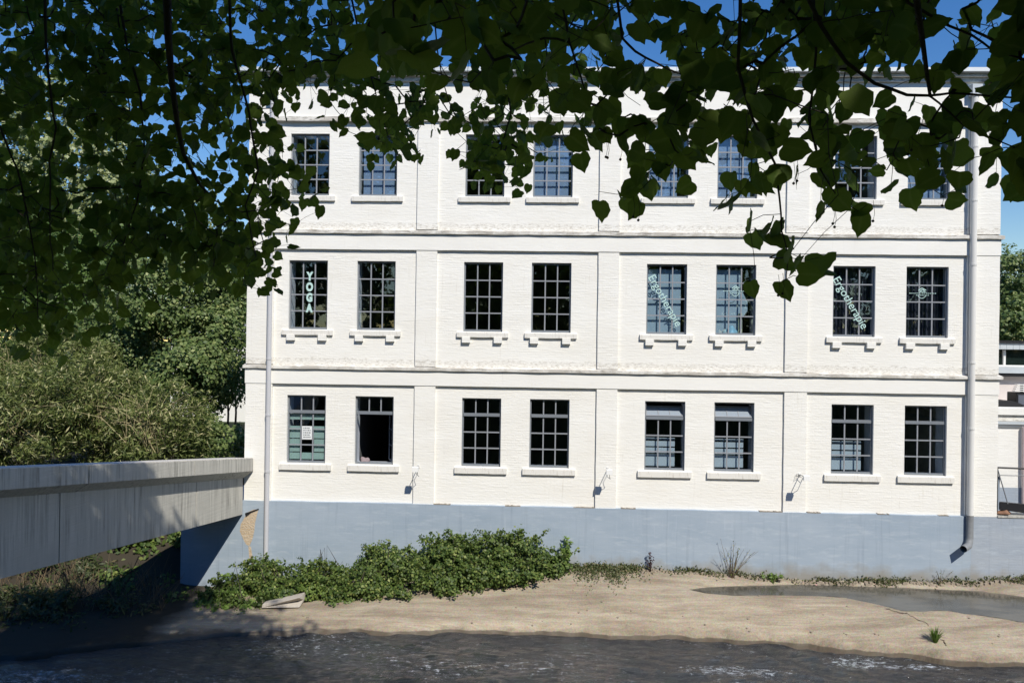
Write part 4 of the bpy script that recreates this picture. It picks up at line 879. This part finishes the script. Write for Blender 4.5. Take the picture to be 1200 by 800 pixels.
# cells above the frame, so that the boughs carry on upwards
for k in range(2600):
    u = r.uniform(-150,1350); v = r.uniform(-420,0); s_ = lpx(min(max(u,0),1199), 50)*r.uniform(.7,1.1); leafP.append(pt(u, v, .075*F/s_)); leafS.append(.075*r.uniform(.8,1.2))
for k in range(1100):
    side = r.random() < .6; u = r.uniform(-260,0) if side else r.uniform(1200,1420); v = r.uniform(-50,380 if side else 230); leafP.append(pt(u, v, .075*F/(17 if side else 33)*r.uniform(.9,1.1))); leafS.append(.075*r.uniform(.8,1.2))
leafP = np.array(leafP); leafS = np.array(leafS); NL = len(leafP)
# boughs traced by their course, each at its own distance
def P_(l, y0, y1): return [pt(u, v, y0+(y1-y0)*i/(len(l)-1)) for i, (u, v) in enumerate(l)]
boughs = [(P_([(190,-260),(194,-60),(196,40),(200,90),(206,140),(214,180),(232,215),(250,232)], 3.2,3.9), .034,.006), (P_([(50,-240),(54,-40),(56,60),(62,130),(66,150),(60,190),(62,250),(62,318)], 3.4,3.7), .015,.003),
    (P_([(120,-220),(135,-40),(150,60),(165,110),(170,180),(160,240),(140,300)], 3.9,4.3), .016,.004), (P_([(262,-200),(268,-20),(272,60),(290,130),(300,200),(285,240),(300,300)], 3.3,3.9), .014,.004),
    (P_([(380,-230),(400,-60),(420,40),(440,110),(455,160)], 3.5,4.2), .014,.003), (P_([(560,-240),(575,-40),(590,60),(600,130),(580,200)], 3.2,4.4), .016,.004),
    (P_([(500,-160),(505,-20),(512,55),(518,90),(526,118),(533,135)], 2.6,3.0), .006,.002), (P_([(1040,-230),(1052,-60),(1062,4),(1080,15),(1110,32),(1135,44),(1160,60),(1230,76)], 1.9,2.1), .008,.003),
    (P_([(880,-220),(920,-60),(960,30),(990,74),(1022,98),(1058,112),(1085,113),(1110,110),(1160,112),(1230,118)], 1.9,2.1), .010,.003), (P_([(700,-200),(716,-40),(728,45),(745,62),(770,76),(795,86)], 1.9,2.0), .007,.003),
    (P_([(862,-200),(866,-40),(866,30),(864,80),(880,140),(905,190),(912,230),(914,270),(921,300),(922,345)], 1.9,2.1), .009,.0015), (P_([(1090,113),(1110,128),(1130,148),(1170,165),(1230,190)], 2.0,2.1), .004,.002),
    (P_([(640,-200),(650,-40),(668,50),(690,120)], 2.0,2.3), .008,.003), (P_([(-80,-200),(-60,0),(-20,100),(20,200),(40,300),(45,380)], 3.4,3.9), .014,.003), (P_([(940,-200),(950,-40),(955,60),(945,140),(960,200),(985,235)], 1.95,2.1), .008,.002)]
nodes = []; par = []; nrad = []
for P, ra, rb in boughs:
    Q = []
    for a, b in zip(P, P[1:]):
        n_ = max(2, int(np.linalg.norm(b-a)/.07))
        for k in range(n_): Q.append(a+(b-a)*k/n_)
    Q.append(P[-1]); Q = np.array(Q); Q[2:-2] += np.cumsum(r.normal(0,.0015,(len(Q)-4,3)), 0)
    if ra < .03: ra *= .7; rb *= .8
    MB().tube([q-LO for q in Q], np.linspace(ra, rb, len(Q)), 7).build('bough', m_bark, linden, smooth=True); nodes += list(Q)
nodes = np.array(nodes); nn = len(nodes)
# hang every leaf on a net of twigs grown outwards from the boughs
allP = np.concatenate([nodes, leafP+np.array([0,0,.03])+r.normal(0,.012,leafP.shape)]); inT = np.zeros(len(allP), bool); inT[:nn] = True; best = np.full(len(allP), 1e9); parent = np.full(len(allP), -1)
for k in range(nn, len(allP)):
    d = np.linalg.norm(nodes-allP[k], axis=1); j = d.argmin(); best[k] = d[j]*1.15; parent[k] = j
depth_cost = np.zeros(len(allP)); order = []
for _ in range(NL):
    k = np.where(inT, 1e9, best).argmin(); inT[k] = True; order.append(k); depth_cost[k] = depth_cost[parent[k]]+1
    dvec = allP-allP[k]; d = np.linalg.norm(dvec, axis=1)*(1+.35*np.clip(dvec[:,2]/(np.linalg.norm(dvec,axis=1)+1e-6), 0, 1))+.003*depth_cost[k]; up = (~inT) & (d < best); best[up] = d[up]; parent[up] = k
cnt = np.ones(len(allP))
for k in reversed(order):
    if parent[k] >= nn: cnt[parent[k]] += cnt[k]
tw = MB()
for k in order:
    a, b = allP[parent[k]], allP[k]; ra = .0011*min(cnt[k],60)**.36; mid = (a+b)/2+r.normal(0,.004,3)
    if np.linalg.norm(b-a) > .9: continue
    tw.tube([a-LO, mid-LO, b-LO], [ra*1.1, ra, ra*.85], 3, cap=False)
o = tw.build('twigs', m_bark, linden); o['kind'] = 'stuff'
# leaf shapes: heart-shaped, toothed, folded on the midrib; unit length along -Z, base at the origin
HALF = [(0,0),(.16,.01),(.33,-.01),(.455,-.12),(.50,-.28),(.485,-.46),(.415,-.62),(.30,-.76),(.15,-.87),(0,-1.04)]
def heart(seed):
    q = np.random.default_rng(seed); n = 9; sk = q.normal(0,.05); wd = q.uniform(.92,1.08); curl = q.uniform(-.05,.38); fold = q.uniform(-.05,.38)
    half = [(w_*wd*(1+(.04 if i % 2 else -.035)+q.normal(0,.035)), z+q.normal(0,.012)*(0<i<9)) for i, (w_, z) in enumerate(HALF)]
    V = []; Fc = []
    for i in range(n+1): t = i/n; V.append((sk*math.sin(math.pi*t), curl*t*t, -.07-.99*t))
    for sgn in (-1, 1):
        st = len(V)
        for i in range(1, n): w_, z = half[i]; V.append((sgn*w_+sk*math.sin(math.pi*i/n), curl*(i/n)**2+fold*w_+.03*math.sin(i*2.1+sgn), z))
        for i in range(0, n):
            b0 = st+i-1 if i > 0 else None; b1 = st+i if i < n-1 else None
            f = (i, i+1, b1) if b0 is None else ((i, i+1, b0) if b1 is None else (i, i+1, b1, b0)); Fc.append(f if sgn > 0 else f[::-1])
    me = bpy.data.meshes.new('leaf'); me.from_pydata(V, [], Fc); me.materials.append(m_leaf); me.shade_smooth(); me.update(); at_ = me.attributes.new('rib','FLOAT','POINT'); at_.data.foreach_set('value', np.array([1.]*(n+1)+[0.]*(len(V)-n-1), np.float32)); return me, np.array(V), Fc
hearts = [heart(s) for s in range(24)]
def leaf_matrix(size):
    # hanging, blade mostly turned to the side light
    yaw = r.uniform(-math.pi, math.pi); tilt = r.normal(math.radians(24), math.radians(27)); rl_ = r.normal(0, math.radians(38))
    yaw = r.normal(0, .7) if r.random() < .85 else yaw
    return Euler((tilt*-1 if r.random() < .7 else tilt, rl_, yaw), 'XYZ').to_matrix() @ Matrix.Diagonal((size*r.uniform(.78,1.05), size, size))
u, v, dd = proj(leafP); big = leafS*F/dd; inside = (u > 4) & (u < 1196) & (v > 4) & (v < 430); order2 = np.argsort(-np.where(inside, big, 0))
single = set(order2[:300].tolist()); VV = []; FF = []; nV = 0; tint = []
mm = MB()
for k in range(NL):
    hm, HV, HF = hearts[r.integers(24)]; Mx = leaf_matrix(leafS[k]); p = leafP[k]+np.array([0,0,.5*leafS[k]])
    if k in single:
        o = inst('leaf', hm, linden); o.matrix_local = Matrix.Translation(Vector(p-LO)) @ Mx.to_4x4()
    else:
        A_ = HV @ np.array(Mx).T+(p-LO); n0 = len(mm.v); mm.v += A_.tolist(); mm.f += [tuple(n0+i for i in f) for f in HF]; tint += [r.random()]*len(HF)
me = mm.mesh('leaf_mass', m_leaf, True); a_ = me.attributes.new('tint','FLOAT','FACE'); a_.data.foreach_set('value', np.array(tint, np.float32)); at_ = me.attributes.new('rib','FLOAT','POINT'); at_.data.foreach_set('value', np.tile(np.array([1.]*10+[0.]*16, np.float32), len(mm.v)//26)); o = inst('leaf_mass', me, linden); o['kind'] = 'stuff'
# fruits on stalks
import bmesh as _b
bm = _b.new(); _b.ops.create_icosphere(bm, subdivisions=1, radius=.0042); fme = bpy.data.meshes.new('fruit'); bm.to_mesh(fme); bm.free(); fme.materials.append(plain('linden_fruit', (.05,.045,.02), .8))
for (u_, v_) in [(710,184),(712,185),(727,187),(742,254),(748,258),(934,212),(930,215),(976,262),(978,266),(912,346),(917,344),(1023,259),(1104,241),(444,163),(1068,176),(1064,181)]:
    p = pt(u_, v_, 2.0); o = inst('fruit', fme, linden, tuple(p-LO)); MB().tube([(0,0,0),(.004,0,.02),(.0,.0,.055)], .0007, 3).build('stalk', m_bark, o)
# trunk, limbs and the shading crown overhead
MB().tube([(0,0,-.4),(.05,0,1.5),(.1,.2,4),(.3,.5,7),(.2,.8,11),(.2,.8,15)], [.42,.34,.30,.24,.14,.04], 14).build('trunk', m_bark, linden, smooth=True)
for P, ra, rb in boughs:
    a = P[0]-LO; s0 = np.array([.1,.25,3.6+r.uniform(-.8,2.2)]); mid = s0*.45+a*.55+[0,-.2,1.1]
    pts_ = [s0*(1-q)**2+2*mid*q*(1-q)+a*q*q for q in np.linspace(0,1,9)]; MB().tube(pts_, np.linspace(.09,ra,9), 7).build('limb', m_bark, linden, smooth=True)
r = np.random.default_rng(321); Ps = []; Ns = []
for c, rad, n_ in (((-1,-3,17),(7.5,6,6.5),430), ((3.5,-2,14),(5.5,5,5),230), ((-5.5,-1,13),(5,5,5),190), ((0,-.5,11.2),(5.5,2.6,1.8),110), ((2.5,1.0,13.2),(5,3.2,3),130), ((-3,.5,13),(5,3,3),110), ((-3.6,5.6,15.2),(4.2,2.6,2.8),300), ((-5.5,4.5,16),(3.2,2.6,2.5),120)):
    P, N, _ = clump_pts(c, rad, n_, 26, .62, r, .35); Ps.append(P); Ns.append(N)
P = np.concatenate(Ps); N = np.concatenate(Ns); uu, vv, dd = proj(P); ok = ~((dd > .2) & (vv > -60) & (uu > -400) & (uu < 1600)) & (P[:,2] > 9.0)
P, N = P[ok], N[ok]; V, Fq = leaves(P-LO, N, .21, .85, r=r); o = inst('crown', npmesh('crown', V, Fq, m_leaf, r.random(len(Fq))), linden); o['kind'] = 'stuff'
print('leaves', NL, 'crown', len(P))
